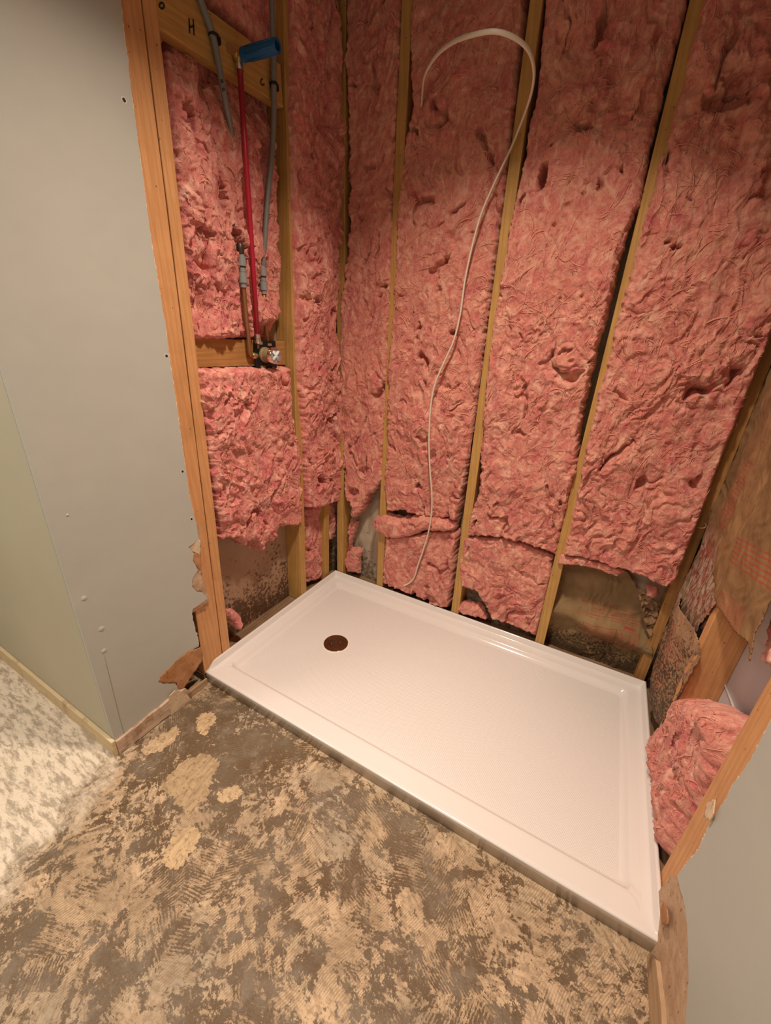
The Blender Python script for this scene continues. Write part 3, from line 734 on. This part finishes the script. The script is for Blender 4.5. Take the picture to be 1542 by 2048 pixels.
    VS = np.stack(ring, 2).reshape(-1, 3); b0 = (np.arange(N)*K*3)[:, None, None]+(np.arange(K-1)*3)[None, :, None]
    kk = np.arange(3)[None, None, :]; k2 = (kk+1) % 3
    QS = np.stack([b0+kk, b0+k2, b0+k2+3, b0+kk+3], -1).reshape(-1, 4)
    tag(fastmesh('loose_fibre', VS, QS, M_fib, root), kind='stuff')
    return root

# pipe wall (x = 0)
fluff('insulation_batt', 'dim pink insulation above the lettered board at the top of the pipe wall', [(395, -60), (560, -60), (556, 110), (545, 112), (500, 75), (450, 20), (400, -20)], 'left', -.03,
      M_pinkL, seed=1, puff=.0, zmin=2.022)
def ex_mid(u, v):
    e = .030*np.exp(-((u-.21)/.09)**2-((v-1.72)/.16)**2)+.020*np.exp(-((u-.24)/.10)**2-((v-1.50)/.10)**2)
    return e-.045*np.clip((v-1.84)/.1, 0, 1)-.05*np.clip((1.33-v)/.05, 0, 1)*(np.abs(u-.47) < .07)
def cap_mid(u, v):
    k = lambda c, w_: np.clip((np.abs(u-c)-w_)/.02, 0, 1)
    c = -.004+.060*k(.409, .012)
    hot = -.012+.07*k(.366, .014)+.09*np.clip((v-1.53)/.03, 0, 1)
    cold = -.012+.07*k(.466+.16*np.clip(v-1.5, 0, .2), .012)+.05*np.clip(((v-1.29)/.03)*(1.40-v)/.03, 0, 1)*(v < 1.4)+.09*np.clip((v-1.515)/.02, 0, 1)*(v < 1.60)
    return np.minimum(np.minimum(c, hot), cold)
fluff('insulation_batt', 'torn pink insulation with deep gouges around the red riser pipe', [(318, 20), (560, 180), (553, 300), (556, 420), (560, 560), (568, 625), (556, 640), (548, 672), (480, 676), (388, 677), (372, 600), (340, 300)],
      'left', -.028, M_pinkL, seed=2, amp=1.75, puff=.0, umin=.118, umax=.577, extra=ex_mid, cap=cap_mid, D=.05, fibres=2600, zmin=1.235,
      holes=[(440, 390, .018, .035, .05), (365, 240, .014, .03, .04), (470, 480, .020, .03, .05), (530, 300, .015, .03, .04)])
fluff('insulation_batt', 'pink insulation with a ragged hanging foot below the valve board', [(395, 738), (560, 738), (572, 735), (580, 800), (592, 880), (600, 960), (607, 1048), (575, 1052), (556, 1050), (548, 1085), (535, 1075), (522, 1102), (508, 1070), (488, 1092), (470, 1070), (445, 1080), (430, 1000), (410, 850)],
      'left', .000, M_pinkL, seed=3, amp=1.45, puff=.006, umin=.112, umax=.590, rag=.009, fibres=2400, zmax=1.166)
fluff('insulation_batt', 'tall bulging pink insulation strip between the valve stud and the corner', [(582, -60), (666, -60), (672, 60), (680, 200), (690, 340), (698, 470), (690, 540), (672, 590), (668, 640), (676, 760), (684, 880), (690, 960), (680, 1000), (640, 1010), (612, 1016), (606, 900), (598, 800), (590, 720), (578, 640), (566, 560), (580, 400), (578, 200)],
      'left', .004, M_pinkL, seed=4, amp=1.5, puff=.012, fibres=2600, extra=lambda u, v: .030*np.exp(-((v-1.42)/.28)**2)*np.exp(-((u-.70)/.1)**2), umin=.585)
fluff('insulation_scrap', 'loose pink insulation shreds below the tall strip beside the corner', [(611, 1020), (680, 998), (674, 1040), (672, 1075), (655, 1080), (648, 1110), (648, 1152), (616, 1165), (612, 1100)],
      'left', -.045, M_pinkL, seed=5, amp=1.3, puff=.0, D=.03, rag=.008, fibres=2600)
fluff('insulation_scrap', 'small pink insulation tuft on the floor plate beside the doubled stud', [(462, 1225), (470, 1222), (483, 1236), (487, 1248), (482, 1262), (474, 1255), (470, 1240), (462, 1238)],
      'left', -.01, M_pinkL, seed=6, amp=.6, puff=.0, D=.03, rag=.004, rr=.012, fibres=3000)
# back wall (y = YB)
fluff('insulation_batt', 'smooth pink insulation panel from the corner to the first back stud', [(690, -60), (803, -60), (800, 100), (793, 300), (785, 480), (780, 640), (776, 800), (768, 900), (766, 960), (752, 978), (738, 992), (728, 1008), (718, 1032), (706, 1035), (704, 1010), (690, 985), (686, 880), (680, 760), (676, 640), (690, 560), (700, 450), (696, 300)],
      'back', YB+.006, seed=7, amp=.9, puff=.004, fibres=1500, umin=.012, umax=.282, rag=.009)
fluff('insulation_batt', 'pink insulation panel behind the white cable, between the first and second back studs', [(818, -60), (1048, -60), (1036, 100), (1030, 200), (1018, 300), (1002, 420), (988, 520), (970, 660), (960, 760), (944, 880), (928, 960), (912, 1041), (880, 1036), (838, 1030), (812, 1020), (774, 1022), (772, 985), (768, 975), (776, 860), (776, 760), (790, 560), (796, 420), (806, 300), (828, 215), (822, 100)],
      'back', YB+.002, seed=8, amp=1.05, puff=.004, fibres=1500, umax=.681, extra=lambda u, v: .03*np.exp(-((v-.95)/.18)**2-((u-.49)/.12)**2))
fluff('insulation_scrap', 'folded salmon pink insulation roll poking left past the first back stud', [(746, 1040), (764, 1030), (800, 1040), (850, 1030), (910, 1046), (905, 1062), (850, 1062), (820, 1075), (775, 1078), (752, 1062)],
      'back', YB-.006, seed=9, amp=.8, puff=.02, fibres=1500, rr=.03, D=.05)
fluff('insulation_scrap', 'pink insulation piece behind the lower end of the white cable', [(766, 1074), (830, 1070), (905, 1060), (912, 1070), (905, 1150), (897, 1218), (860, 1206), (800, 1178), (765, 1165), (758, 1120)],
      'back', YB+.006, seed=10, amp=1.1, puff=.004, fibres=1500, umin=.302, umax=.70)
fluff('insulation_scrap', 'small pink insulation shreds right of the corner stud above the pan', [(699, 1042), (712, 1046), (706, 1066), (700, 1085), (696, 1100), (720, 1102), (716, 1120), (716, 1148), (696, 1142), (690, 1120), (697, 1090)],
      'back', YB+.03, seed=11, amp=.9, puff=.0, D=.03, rag=.006, rr=.014, fibres=2200)
fluff('insulation_batt', 'broad pink insulation panel between the second and third back studs', [(1086, -60), (1385, -60), (1362, 50), (1330, 170), (1300, 290), (1282, 400), (1262, 440), (1240, 520), (1215, 620), (1198, 680), (1178, 760), (1160, 850), (1152, 940), (1135, 1010), (1112, 1110), (1085, 1098), (1040, 1082), (1000, 1074), (932, 1072), (940, 1040), (958, 985), (962, 900), (968, 840), (975, 740), (990, 620), (1010, 520), (1030, 400), (1052, 300), (1075, 180)],
      'back', YB+.000, seed=12, amp=1.05, puff=.010, fibres=1500, holes=[(1087, 355, .012, .030, .07), (1205, 50, .012, .035, .05)])
fluff('insulation_scrap', 'slumped pink insulation piece at the floor left of the third back stud', [(928, 1074), (1000, 1076), (1050, 1090), (1104, 1116), (1103, 1160), (1092, 1230), (1082, 1275), (1058, 1264), (1015, 1248), (985, 1236), (965, 1200), (952, 1180), (922, 1170), (918, 1130)],
      'back', YB+.006, seed=13, amp=1.1, puff=.004, fibres=1500, umax=1.096, zmin=.03)
fluff('insulation_scrap', 'small curled pink insulation lump at the pan edge beside the second back stud', [(914, 1214), (930, 1208), (958, 1214), (966, 1226), (975, 1240), (950, 1234), (920, 1226)],
      'back', YB+.010, seed=14, amp=.6, puff=.018, fibres=1500, rr=.02, D=.03)
fluff('insulation_batt', 'large pink insulation panel right of the third back stud', [(1414, -60), (1560, -60), (1800, -60), (1620, 520), (1545, 690), (1520, 740), (1490, 830), (1478, 870), (1455, 935), (1425, 1010), (1402, 1050), (1384, 1090), (1370, 1118), (1352, 1168), (1325, 1168), (1290, 1152), (1245, 1137), (1190, 1120), (1128, 1106), (1140, 1060), (1152, 1000), (1172, 900), (1200, 780), (1240, 620), (1290, 440), (1340, 260), (1385, 90)],
      'back', YB-.004, seed=15, amp=1.15, puff=.012, fibres=1500, umax=1.492, holes=[(1450, 205, .045, .018, .04), (1500, 160, .05, .02, .04), (1282, 965, .014, .02, .03)])
fluff('insulation_scrap', 'thin folded pink insulation edge above the mouldy paper', [(1122, 1108), (1160, 1112), (1215, 1124), (1250, 1142), (1235, 1150), (1190, 1136), (1150, 1126), (1118, 1124)],
      'back', YB+.004, seed=16, amp=.9, puff=.006, D=.04, rr=.012, rag=.004, fibres=1800)
fluff('insulation_scrap', 'tiny pink insulation knot in the gap left of the rolled paper', [(1296, 1176), (1312, 1178), (1318, 1188), (1304, 1194), (1294, 1188)], 'back', YB+.02, seed=17, amp=.6, puff=.02, D=.02, rr=.02, rag=.003, fibres=1500)
# right wall
fluff('insulation_scrap', 'crumpled pink insulation heap between the two right wall studs', [(1306, 1490), (1312, 1466), (1338, 1432), (1352, 1396), (1385, 1392), (1412, 1398), (1440, 1418), (1452, 1440), (1450, 1470), (1440, 1512), (1420, 1560), (1385, 1622), (1350, 1690), (1332, 1722), (1322, 1700), (1318, 1620), (1310, 1540)],
      'right', 1.530, seed=18, amp=1.4, puff=.014, fibres=2200, rag=.004, D=.060, rr=.060, umin=.10)
fluff('insulation_scrap', 'dim pink insulation edge hanging at the right margin below the stained paper', [(1522, 1318), (1532, 1262), (1560, 1200), (1620, 1200), (1600, 1330), (1542, 1336), (1528, 1332)], 'right', 1.55, seed=19, amp=1., puff=.0, D=.05, fibres=1200)
fluff('insulation_scrap', 'small pink wedge of insulation behind the top of the right wall stud', [(1392, 1240), (1430, 1212), (1425, 1245), (1405, 1262)], 'right', 1.545, seed=20, amp=.6, puff=.0, D=.04, rr=.01, fibres=1200)

# ---------------------------------------------------------------- kraft paper facings
def kraft(name, base, mould, red, org, U, Vd, frame, lines, bars=(), mouldz=(.1, .5), dens=(.56, .30), spot=(.055, .035, .02), white=None, whitez=None):
    """paper with red print. org: origin; U, Vd: axes of the print (3-vectors); frame: (u0,v0,u1,v1) outlined box; lines: list of (u0,v0,u1,v1,pitch)"""
    t = NT(name, .75, .25); z = t.sep()[2]
    sub = t.n('ShaderNodeVectorMath'); sub.operation = 'SUBTRACT'; t.l(t.co, sub.inputs[0]); sub.inputs[1].default_value = org
    def dot(a):
        o = t.n('ShaderNodeVectorMath'); o.operation = 'DOT_PRODUCT'; t.l(sub.outputs[0], o.inputs[0]); o.inputs[1].default_value = a; return o.outputs['Value']
    u, v = dot(U), dot(Vd)
    def between(x, a, b): return t.math('MULTIPLY', t.math('GREATER_THAN', x, a), t.math('LESS_THAN', x, b))
    def rect(r): return t.math('MULTIPLY', between(u, r[0], r[2]), between(v, r[1], r[3]))
    c = t.mix(t.ramp(t.noise(8, 4), (.38, 0.), (.62, 1.)), base, tuple(q*.74 for q in base))
    ink = None
    def add(a):
        nonlocal ink; ink = a if ink is None else t.math('MAXIMUM', ink, a)
    for r in frame:
        e = .0024; inner = (r[0]+e, r[1]+e, r[2]-e, r[3]-e); add(t.math('MULTIPLY', rect(r), t.math('SUBTRACT', 1., rect(inner))))
    for (u0, v0, u1, v1, pitch) in lines:
        row = t.math('FRACT', t.math('DIVIDE', v, pitch)); rowm = t.math('LESS_THAN', row, .55)
        vec = t.comb(t.math('DIVIDE', u, pitch*.42), t.math('FLOOR', t.math('DIVIDE', v, pitch)), 0.)
        g = t.math('GREATER_THAN', t.noise(1.0, 2, .6, vec=t.mp(vec=vec, scale=(1., 7.3, 1))), .46)
        g2 = t.math('GREATER_THAN', t.noise(1.6, 1, .5, vec=t.comb(t.math('DIVIDE', u, pitch*.3), t.math('DIVIDE', v, pitch*.3), 0.)), .42)
        add(t.math('MULTIPLY', rect((u0, v0, u1, v1)), t.math('MULTIPLY', rowm, t.math('MULTIPLY', g, g2))))
    for r in bars: add(rect(r))
    fade = t.ramp(t.noise(30, 4, .7), (.35, .40), (.55, .95))
    if ink is not None: c = t.mix(t.math('MULTIPLY', ink, fade), c, red)
    mr = t.n('ShaderNodeMapRange'); t.l(z, mr.inputs[0]); mr.inputs[1].default_value = mouldz[0]; mr.inputs[2].default_value = mouldz[1]
    mr.inputs[3].default_value = dens[0]; mr.inputs[4].default_value = dens[1]
    n = t.noise(110, 6, .72); n2 = t.noise(11, 3)
    mm = t.math('SUBTRACT', t.math('ADD', mr.outputs[0], t.math('MULTIPLY', t.math('SUBTRACT', n2, .5), .35)), n)
    if white:
        wm = t.ramp(t.noise(70, 5, .7, vec=t.mp(scale=(1, 1, .4))), (.47, 0.), (.55, .85)); zr = t.n('ShaderNodeMapRange'); t.l(z, zr.inputs[0])
        zr.inputs[1].default_value = whitez[0]; zr.inputs[2].default_value = whitez[1]; zr.inputs[3].default_value = 1.; zr.inputs[4].default_value = 0.
        c = t.mix(t.math('MULTIPLY', t.ramp(t.noise(24, 4, .6, vec=t.mp(loc=(3, 3, 3))), (.45, 0.), (.55, .9)), zr.outputs[0]), c, (.26, .05, .035))
        c = t.mix(t.math('MULTIPLY', wm, zr.outputs[0]), c, white)
    c = t.mix(t.ramp(t.math('MULTIPLY_ADD', mm, 1., .5), (.5, 0.), (.56, .9)), c, spot)
    t.col(c); t.nrm(t.bump(t.noise(50, 4), .5, .004, t.bump(t.noise(9, 3), .5, .012))); return t.m
def paper(name, label, px, wall, base, m, seed, lumps, D=.006, amp=1., cat='paper', umin=None, umax=None, step=.0035, parent=None):
    ax = 1 if wall == 'back' else 0
    poly = [tuple(at(a, b, ax, base)[[0, 2] if ax else [1, 2]]) for a, b in px]
    if wall == 'right': poly = [(p_[0], 2.3) if q_[1] <= 700 else p_ for p_, q_ in zip(poly, px)]
    P = np.array(poly); lo, hi = P.min(0)-.01, P.max(0)+.01
    U, Vv = np.meshgrid(np.arange(lo[0], hi[0], step), np.arange(lo[1], hi[1], step)); d = sdf(U, Vv, poly)+.003*fbm(U*40, Vv*40, seed, 3)
    h = amp*(.008*fbm(U*9, Vv*6, seed+1, 3)+.003*(1-np.abs(pn(U*30+2*pn(U*8, Vv*8, seed), Vv*14, seed+2))*2))+lumps(U, Vv)
    keep = d > 0; idx = -np.ones(U.shape, int); idx[keep] = np.arange(keep.sum())
    q = keep[:-1, :-1] & keep[1:, :-1] & keep[1:, 1:] & keep[:-1, 1:]
    Q = np.stack([idx[:-1, :-1][q], idx[:-1, 1:][q], idx[1:, 1:][q], idx[1:, :-1][q]], 1)
    if wall == 'right': Q = Q[:, ::-1]
    o = fastmesh(name, to3(wall, base, U[keep], Vv[keep], h[keep]), Q, m); s = o.modifiers.new('thick', 'SOLIDIFY'); s.thickness = .002; s.offset = -1
    return tag(o, label, cat)
# mouldy paper in the open back bay; its print is seen from behind
o1 = at(1168, 1232, 1, YB+.07); u1 = at(1280, 1263, 1, YB+.07)-o1; lu = np.linalg.norm(u1); u1 = u1/lu; v1 = np.array([-u1[2], 0, u1[0]])
hh = .062
Mk1 = kraft('mouldy_kraft_print', (.30, .195, .095), None, (.34, .05, .03), tuple(o1), tuple(u1), tuple(v1),
            [(0, -hh, lu*.60, 0), (lu*.60, -hh, lu, 0)], [(.004, -hh+.006, lu*.57, -.006, .0075), (lu*.63, -hh+.006, lu*.97, -.006, .008), (.01, -hh-.034, lu*.95, -hh-.006, .013),
            (-.03, .022, lu*.95, .034, .010), (.03, .040, lu*.98, .062, .010), (-.02, .070, lu*.8, .086, .012)],
            bars=[(lu*.72, .004, lu*.93, .014)], mouldz=(.07, .27), dens=(.62, .27), white=None)
bayx = lambda U, V: .045*np.exp(-((V-(.225-.12*(U-1.3)))/.045)**2)*(1+.2*np.sin(U*30))
paper('kraft_paper', 'mouldy brown paper with faded red reversed print in the open back bay', [(1120, 1112), (1240, 1120), (1272, 1165), (1284, 1200), (1296, 1240), (1305, 1290), (1310, 1370), (1282, 1400), (1200, 1385), (1060, 1330), (1096, 1220)],
      'back', YB+.070, Mk1, 41, bayx, umax=1.49)
Mtuft = mouldy('crumbling_paper', (.32, .21, .12), (.22, .13, .07), (.04, .03, .02), .1, .5, 70)
paper('paper_scrap', 'crumpled torn paper shreds in the dark gap left of the rolled paper', [(1272, 1172), (1290, 1180), (1310, 1200), (1322, 1215), (1310, 1250), (1300, 1290), (1290, 1255), (1282, 1215)], 'back', YB+.03, Mtuft, 42,
      lambda U, V: .02*fbm(U*45, V*45, 5, 2), amp=2)
# rolled paper at the right wall near the corner
Mk2 = kraft('rolled_kraft', (.40, .24, .14), None, (.36, .06, .045), (1.526, .70, .30), (0, 1, .2), (0, -.2, 1), [(-.10, .02, .10, .16), (-.10, -.08, .08, .02)],
            [(-.09, .03, .09, .15, .011), (-.1, -.07, .07, .01, .010)], mouldz=(.2, .62), dens=(.60, .40), white=None)
paper('kraft_paper', 'mould spotted rolled paper standing between the back corner and the right wall stud', [(1348, 1165), (1372, 1200), (1384, 1228), (1395, 1262), (1400, 1300), (1385, 1340), (1362, 1385), (1338, 1430), (1318, 1462), (1308, 1440), (1310, 1390), (1314, 1330), (1322, 1260), (1332, 1210)], 'right', 1.524, Mk2, 43,
      lambda U, V: .028*np.sin(np.clip((U-.56)/.28, 0, 1)*math.pi)-.018*np.clip((.22-V)/.1, 0, 1))
Mk3 = kraft('frayed_kraft', (.30, .165, .08), None, (.36, .05, .04), (1.53, .78, .9), (0, 1, 0), (0, 0, 1), [], [(-.09, -.36, .05, -.16, .017), (-.08, -.10, .0, .12, .012)],
            mouldz=(.5, 1.4), dens=(.38, .37), white=(.45, .36, .29), whitez=(.68, .80))
paper('kraft_paper', 'frayed brown paper strip with red smears beside the dark back corner stud', [(1640, 600), (1690, 700), (1570, 890), (1524, 968), (1462, 1094), (1436, 1150), (1450, 1185), (1440, 1215), (1412, 1240), (1388, 1268), (1366, 1222), (1352, 1175), (1362, 1150), (1390, 1117), (1409, 1085), (1428, 1031), (1456, 936), (1485, 853), (1542, 751)], 'right', 1.530, Mk3, 44,
      lambda U, V: .006+0*U)
o4 = at(1452, 1180, 0, 1.515); u4 = at(1500, 1225, 0, 1.515)-o4; l4 = np.linalg.norm(u4); u4 = u4/l4; v4 = np.array([0, -u4[2], u4[1]])
if v4[2] < 0: v4 = -v4
Mk4 = kraft('striped_kraft', (.29, .165, .075), None, (.36, .06, .045), tuple(o4), tuple(u4), tuple(v4), [(-.004, -.058, l4*1.1, .002)],
            [(.004, -.052, l4*1.05, -.004, .0065)], bars=[(-.02, .075+k*.012, .5, .079+k*.012) for k in range(6)], mouldz=(.5, 1.3), dens=(.33, .37))
paper('kraft_paper', 'hanging brown paper with red stripes and a printed box right of the long seam', [(1700, 640), (1620, 760), (1542, 892), (1502, 972), (1437, 1096), (1420, 1150), (1440, 1176), (1434, 1197), (1444, 1212), (1482, 1266), (1497, 1280), (1510, 1292), (1512, 1326), (1518, 1328), (1530, 1265), (1545, 1225), (1600, 1130), (1800, 1000), (1900, 700)], 'right', 1.515, Mk4, 45,
      lambda U, V: .012*np.clip((.60-U)/.15, 0, 1), umin=.15)
tag(tube('seam_tape', [at(1446, 1358, 0, 1.613), at(1462, 1400, 0, 1.613), at(1481, 1455, 0, 1.613), at(1492, 1490, 0, 1.613)], .0032, plain('joint_compound', (.66, .64, .62), .8), None, 8), 'thin pale joint line on the purple board behind the right wall studs', 'seam')

# ---------------------------------------------------------------- plumbing
M_red = plain('red_pex', (.43, .014, .040), .36); M_grey = plain('grey_pipe', (.20, .20, .20), .4); M_greyf = plain('grey_fitting', (.27, .28, .28), .45)
M_black = plain('black_plastic', (.010, .010, .011), .5, 0, .3); M_cu = plain('aged_copper', (.36, .19, .085), .42, .75); M_brass = plain('brass', (.70, .52, .26), .3, .9)
M_chrome = plain('chrome', (.80, .78, .75), .12, 1.); M_blue = plain('blue_plastic', (.004, .095, .26), .45); M_white = plain('white_plastic', (.72, .76, .76), .4)
M_tan = plain('tan_plastic', (.30, .22, .12), .4); M_clear = plain('steel_ring', (.72, .68, .62), .25, .9)
VY, VZ = .443, 1.206
v = empty('shower_valve', (-.028, VY, VZ)); tag(v, 'shower valve with black square plate and white cross cap on the short board', 'valve')
pz = .050; pyy = .054
PY = VY+.010
o = bevel(panel('mounting_plate', [(PY-pyy, VZ-pz), (PY+pyy, VZ-pz), (PY+pyy, VZ+pz), (PY-pyy, VZ+pz)], 0, -.030, -.024, M_black, v), .003)
for dy, dz, a, b in ((-.018, .040, .012, .005), (-.028, .030, .005, .009), (-.010, -.043, .012, .005), (.030, .036, .010, .004)):
    panel('plate_slot', [(VY+dy-a, VZ+dz-b), (VY+dy+a, VZ+dz-b), (VY+dy+a, VZ+dz+b), (VY+dy-a, VZ+dz+b)], 0, -.0245, -.0232, M_tan, o)
lathe('valve_body', (-.026, VY, VZ), (1, 0, 0), [(0, .027), (.010, .027), (.012, .024), (.045, .024)], M_tan, v)
lathe('valve_ring', (.016, VY, VZ), (1, 0, 0), [(0, .0255), (.002, .0295), (.016, .0295), (.019, .0275), (.019, .024), (.012, .0235)], M_chrome, v, 32)
cap = lathe('cap', (.024, VY, VZ), (1, 0, 0), [(0, .0235), (.006, .0235), (.007, .022)], plain('cap_shade', (.34, .35, .34), .5), v)
for a in (math.pi/4, 3*math.pi/4):
    c, s = math.cos(a)*.018, math.sin(a)*.018
    tube('cross_rib', [(.0330, VY-c*1.15, VZ-s*1.15), (.0330, VY+c*1.15, VZ+s*1.15)], .0055, M_white, cap, 6, up=(1, 0, 0))
for dy, nm in ((-.042, 'inlet'), (.058, 'inlet')):
    lathe(nm, (-.032, VY+dy-.012, VZ-.004), (0, 1, 0), [(0, .009), (.006, .012), (.018, .012), (.024, .009)], M_brass, v, 16)
lathe('outlet', (-.012, .403, VZ+.038), (0, 0, 1), [(0, .009), (.004, .012), (.014, .012), (.016, .0105), (.03, .0105)], M_chrome, v, 16)
tag(tube('red_riser_pipe', [(-.012, .403, 1.268), (-.006, .398, 1.5), (.003, .389, 1.75), (.012, .380, 1.968)], .0080, M_red, None, 16), 'straight red riser pipe from the valve up to the blue nozzle', 'pipe')
# shower arm elbow with the blue nozzle
e = empty('shower_elbow', (-.01, .408, 2.0)); tag(e, 'brass elbow with crimp ring at the top of the red pipe', 'fitting')
lathe('crimp_ring', (.012, .380, 1.955), (0, 0, 1), [(0, .0108), (.012, .0108), (.014, .0098)], M_chrome, e, 16)
tube('elbow_body', spline([(.012, .380, 1.966), (.012, .380, 1.974), (.016, .381, float(at(485, 110, 1, .382)[2])-.002), tuple(at(487, 109, 1, .382))], 5), .0105, M_brass, e, 14)
tube('wall_leg', [(-.005, .380, 1.984), (.014, .380, 1.982)], .0105, M_brass, e, 14)
panel('mounting_ear', [(.352, 1.984), (.408, 1.984), (.408, 2.003), (.352, 2.003)], 0, -.005, -.001, M_brass, e)
n = empty('blue_nozzle', (.03, .383, 1.997)); tag(n, 'blue ribbed plastic nozzle pointing out from the wall at the top of the red pipe', 'nozzle')
n0 = Vector(at(485, 110, 1, .382)); n1 = Vector(at(555, 91, 1, .386)); nd = (n1-n0).normalized()
lathe('barrel', n0, nd, [(0, .0135), (.003, .0158), ((n1-n0).length-.003, .0158), ((n1-n0).length, .0150), ((n1-n0).length, .0100), ((n1-n0).length-.025, .0095)], M_blue, n, 28)
for k in range(7):
    a = k*2*math.pi/7; off = Vector((0, .0156*math.cos(a), .0156*math.sin(a)))
    tube('rib', [n0+nd*.022+off, n0+nd*((n1-n0).length-.008)+off], .0017, M_blue, n, 6)
# supply pipes
def coupling(parent, y, z0, z1, x=-.018, r=.0125):
    Lc = z1-z0; g = M_greyf
    lathe('coupling', (x, y, z0), (0, 0, 1), [(0, r*.8), (.12*Lc, r*.8), (.14*Lc, r), (.14*Lc, r*1.12), (.44*Lc, r*1.12), (.46*Lc, r*.86), (.62*Lc, r*.86), (.64*Lc, r*1.12), (.92*Lc, r*1.12), (.94*Lc, r*.8), (Lc, r*.8)], g, parent, 20)
    for s in (.45, .63): lathe('groove', (x, y, z0+s*Lc-.003), (0, 0, 1), [(0, r*.98), (.004, r*.98)], M_black, parent, 20)
h = empty('hot_water_pipe', (-.02, .368, 1.2)); tag(h, 'left supply line, grey pipe with grey coupling above bent copper tube', 'pipe')
tube('copper_tube', spline([(-.02, .362, 1.432), (-.02, .364, 1.35), (-.02, .368, 1.245), (-.022, .371, 1.215), (-.026, .380, 1.203), (-.032, .392, 1.202)], 6), .0078, M_cu, h, 14)
coupling(h, .361, 1.415, 1.512)
lathe('dark_collar', (-.018, .360, 1.51), (0, -.05, 1), [(0, .0105), (.012, .0125), (.026, .0115), (.032, .007)], plain('dark_collar', (.06, .045, .035), .4, .3), h, 16)
tube('grey_tube', spline([at(a_, b_, 0, c_) for a_, b_, c_ in ((481, 490, -.038), (478, 440, -.044), (474, 370, -.040), (467, 300, -.030), (460, 250, -.016), (452, 210, .000), (444, 165, .008), (435, 115, .008), (425, 68, .008), (412, 30, .008), (398, -8, .008), (380, -55, .008), (352, -130, .008), (335, -180, .008))], 8), .0085, M_grey, h, 14)
for st in ([[(651, 496), (666, 492)], [(654, 510), (669, 506)], [(659, 494), (662, 508)]], [[(668+7*math.cos(q_), 552+9*math.sin(q_)) for q_ in np.linspace(0, 2*math.pi, 9)]]):
    for k_ in st: tube('printed_letter', [at(*zz(*q_), 0, .0175) for q_ in k_], .0011, M_ink, h, 5)
c = empty('cold_water_pipe', (-.02, .465, 1.2)); tag(c, 'right supply line, grey pipe with grey coupling above straight copper tube', 'pipe')
tube('copper_tube', [(-.03, .462, 1.475), (-.03, .466, 1.35), (-.032, .470, 1.235)], .0078, M_cu, c, 14)
coupling(c, .464, 1.408, 1.495, x=-.028, r=.0115)
tube('grey_tube', spline([(-.030, .468, 1.49), (-.022, .478, 1.58), (-.018, .497, 1.70), (-.004, .518, 1.85), (.008, .520, 1.98), (.010, .524, 2.10), (.006, .527, 2.33)], 8), .0085, M_grey, c, 14)
for (y, z, lab) in ((float(at(429, 72, 0, .010)[1]), float(at(429, 72, 0, .010)[2]), 'black clip holding the left grey pipe to the lettered board'), (.520, 1.985, 'black clip holding the right grey pipe to the lettered board')):
    k = empty('pipe_clip', (.0, y, z)); tag(k, lab, 'clip', 'black pipe clips')
    x0 = .008
    tube('hook', [(x0+.0105*math.cos(a), y+.0105*math.sin(a), z+.001) for a in np.linspace(-2.4, 2.4, 13)], .0036, M_black, k, 8, flat=1.0)
    box('clip_base', (-.004, y-.004, z-.008), (.010, y+.022, z+.008), M_black, k, r=.002)
# white cable
cpx = [(843, 215, .868), (845, 185, .80), (850, 150, .72), (872, 112, .66), (905, 85, .62), (945, 70, .60), (990, 63, .60), (1030, 76, .63), (1058, 102, .67), (1068, 140, .72), (1064, 180, .76), (1052, 220, .80), (1036, 262, .84),
       (1024, 292, .848), (1006, 330, .846), (985, 375, .84), (962, 430, .835), (945, 490, .832), (930, 560, .832), (921, 625, .832), (908, 680, .828), (888, 725, .822), (868, 775, .815), (860, 830, .812), (858, 890, .812), (860, 940, .815), (864, 1000, .822),
       (860, 1050, .828), (848, 1095, .836), (836, 1130, .842), (828, 1155, .850), (815, 1168, .858), (800, 1172, .866)]
tag(tube('white_cable', spline([at(a, b, 1, y) for a, b, y in cpx], 5), .0060, plain('white_cable', (.74, .66, .55), .4), None, 10, flat=.62, up=(0, -.3, -1)),
    'white flat electrical cable looping out high on the back wall and hanging to the pan', 'cable')
print('objects', len(bpy.data.objects), 'polys', sum(len(m.polygons) for m in bpy.data.meshes))
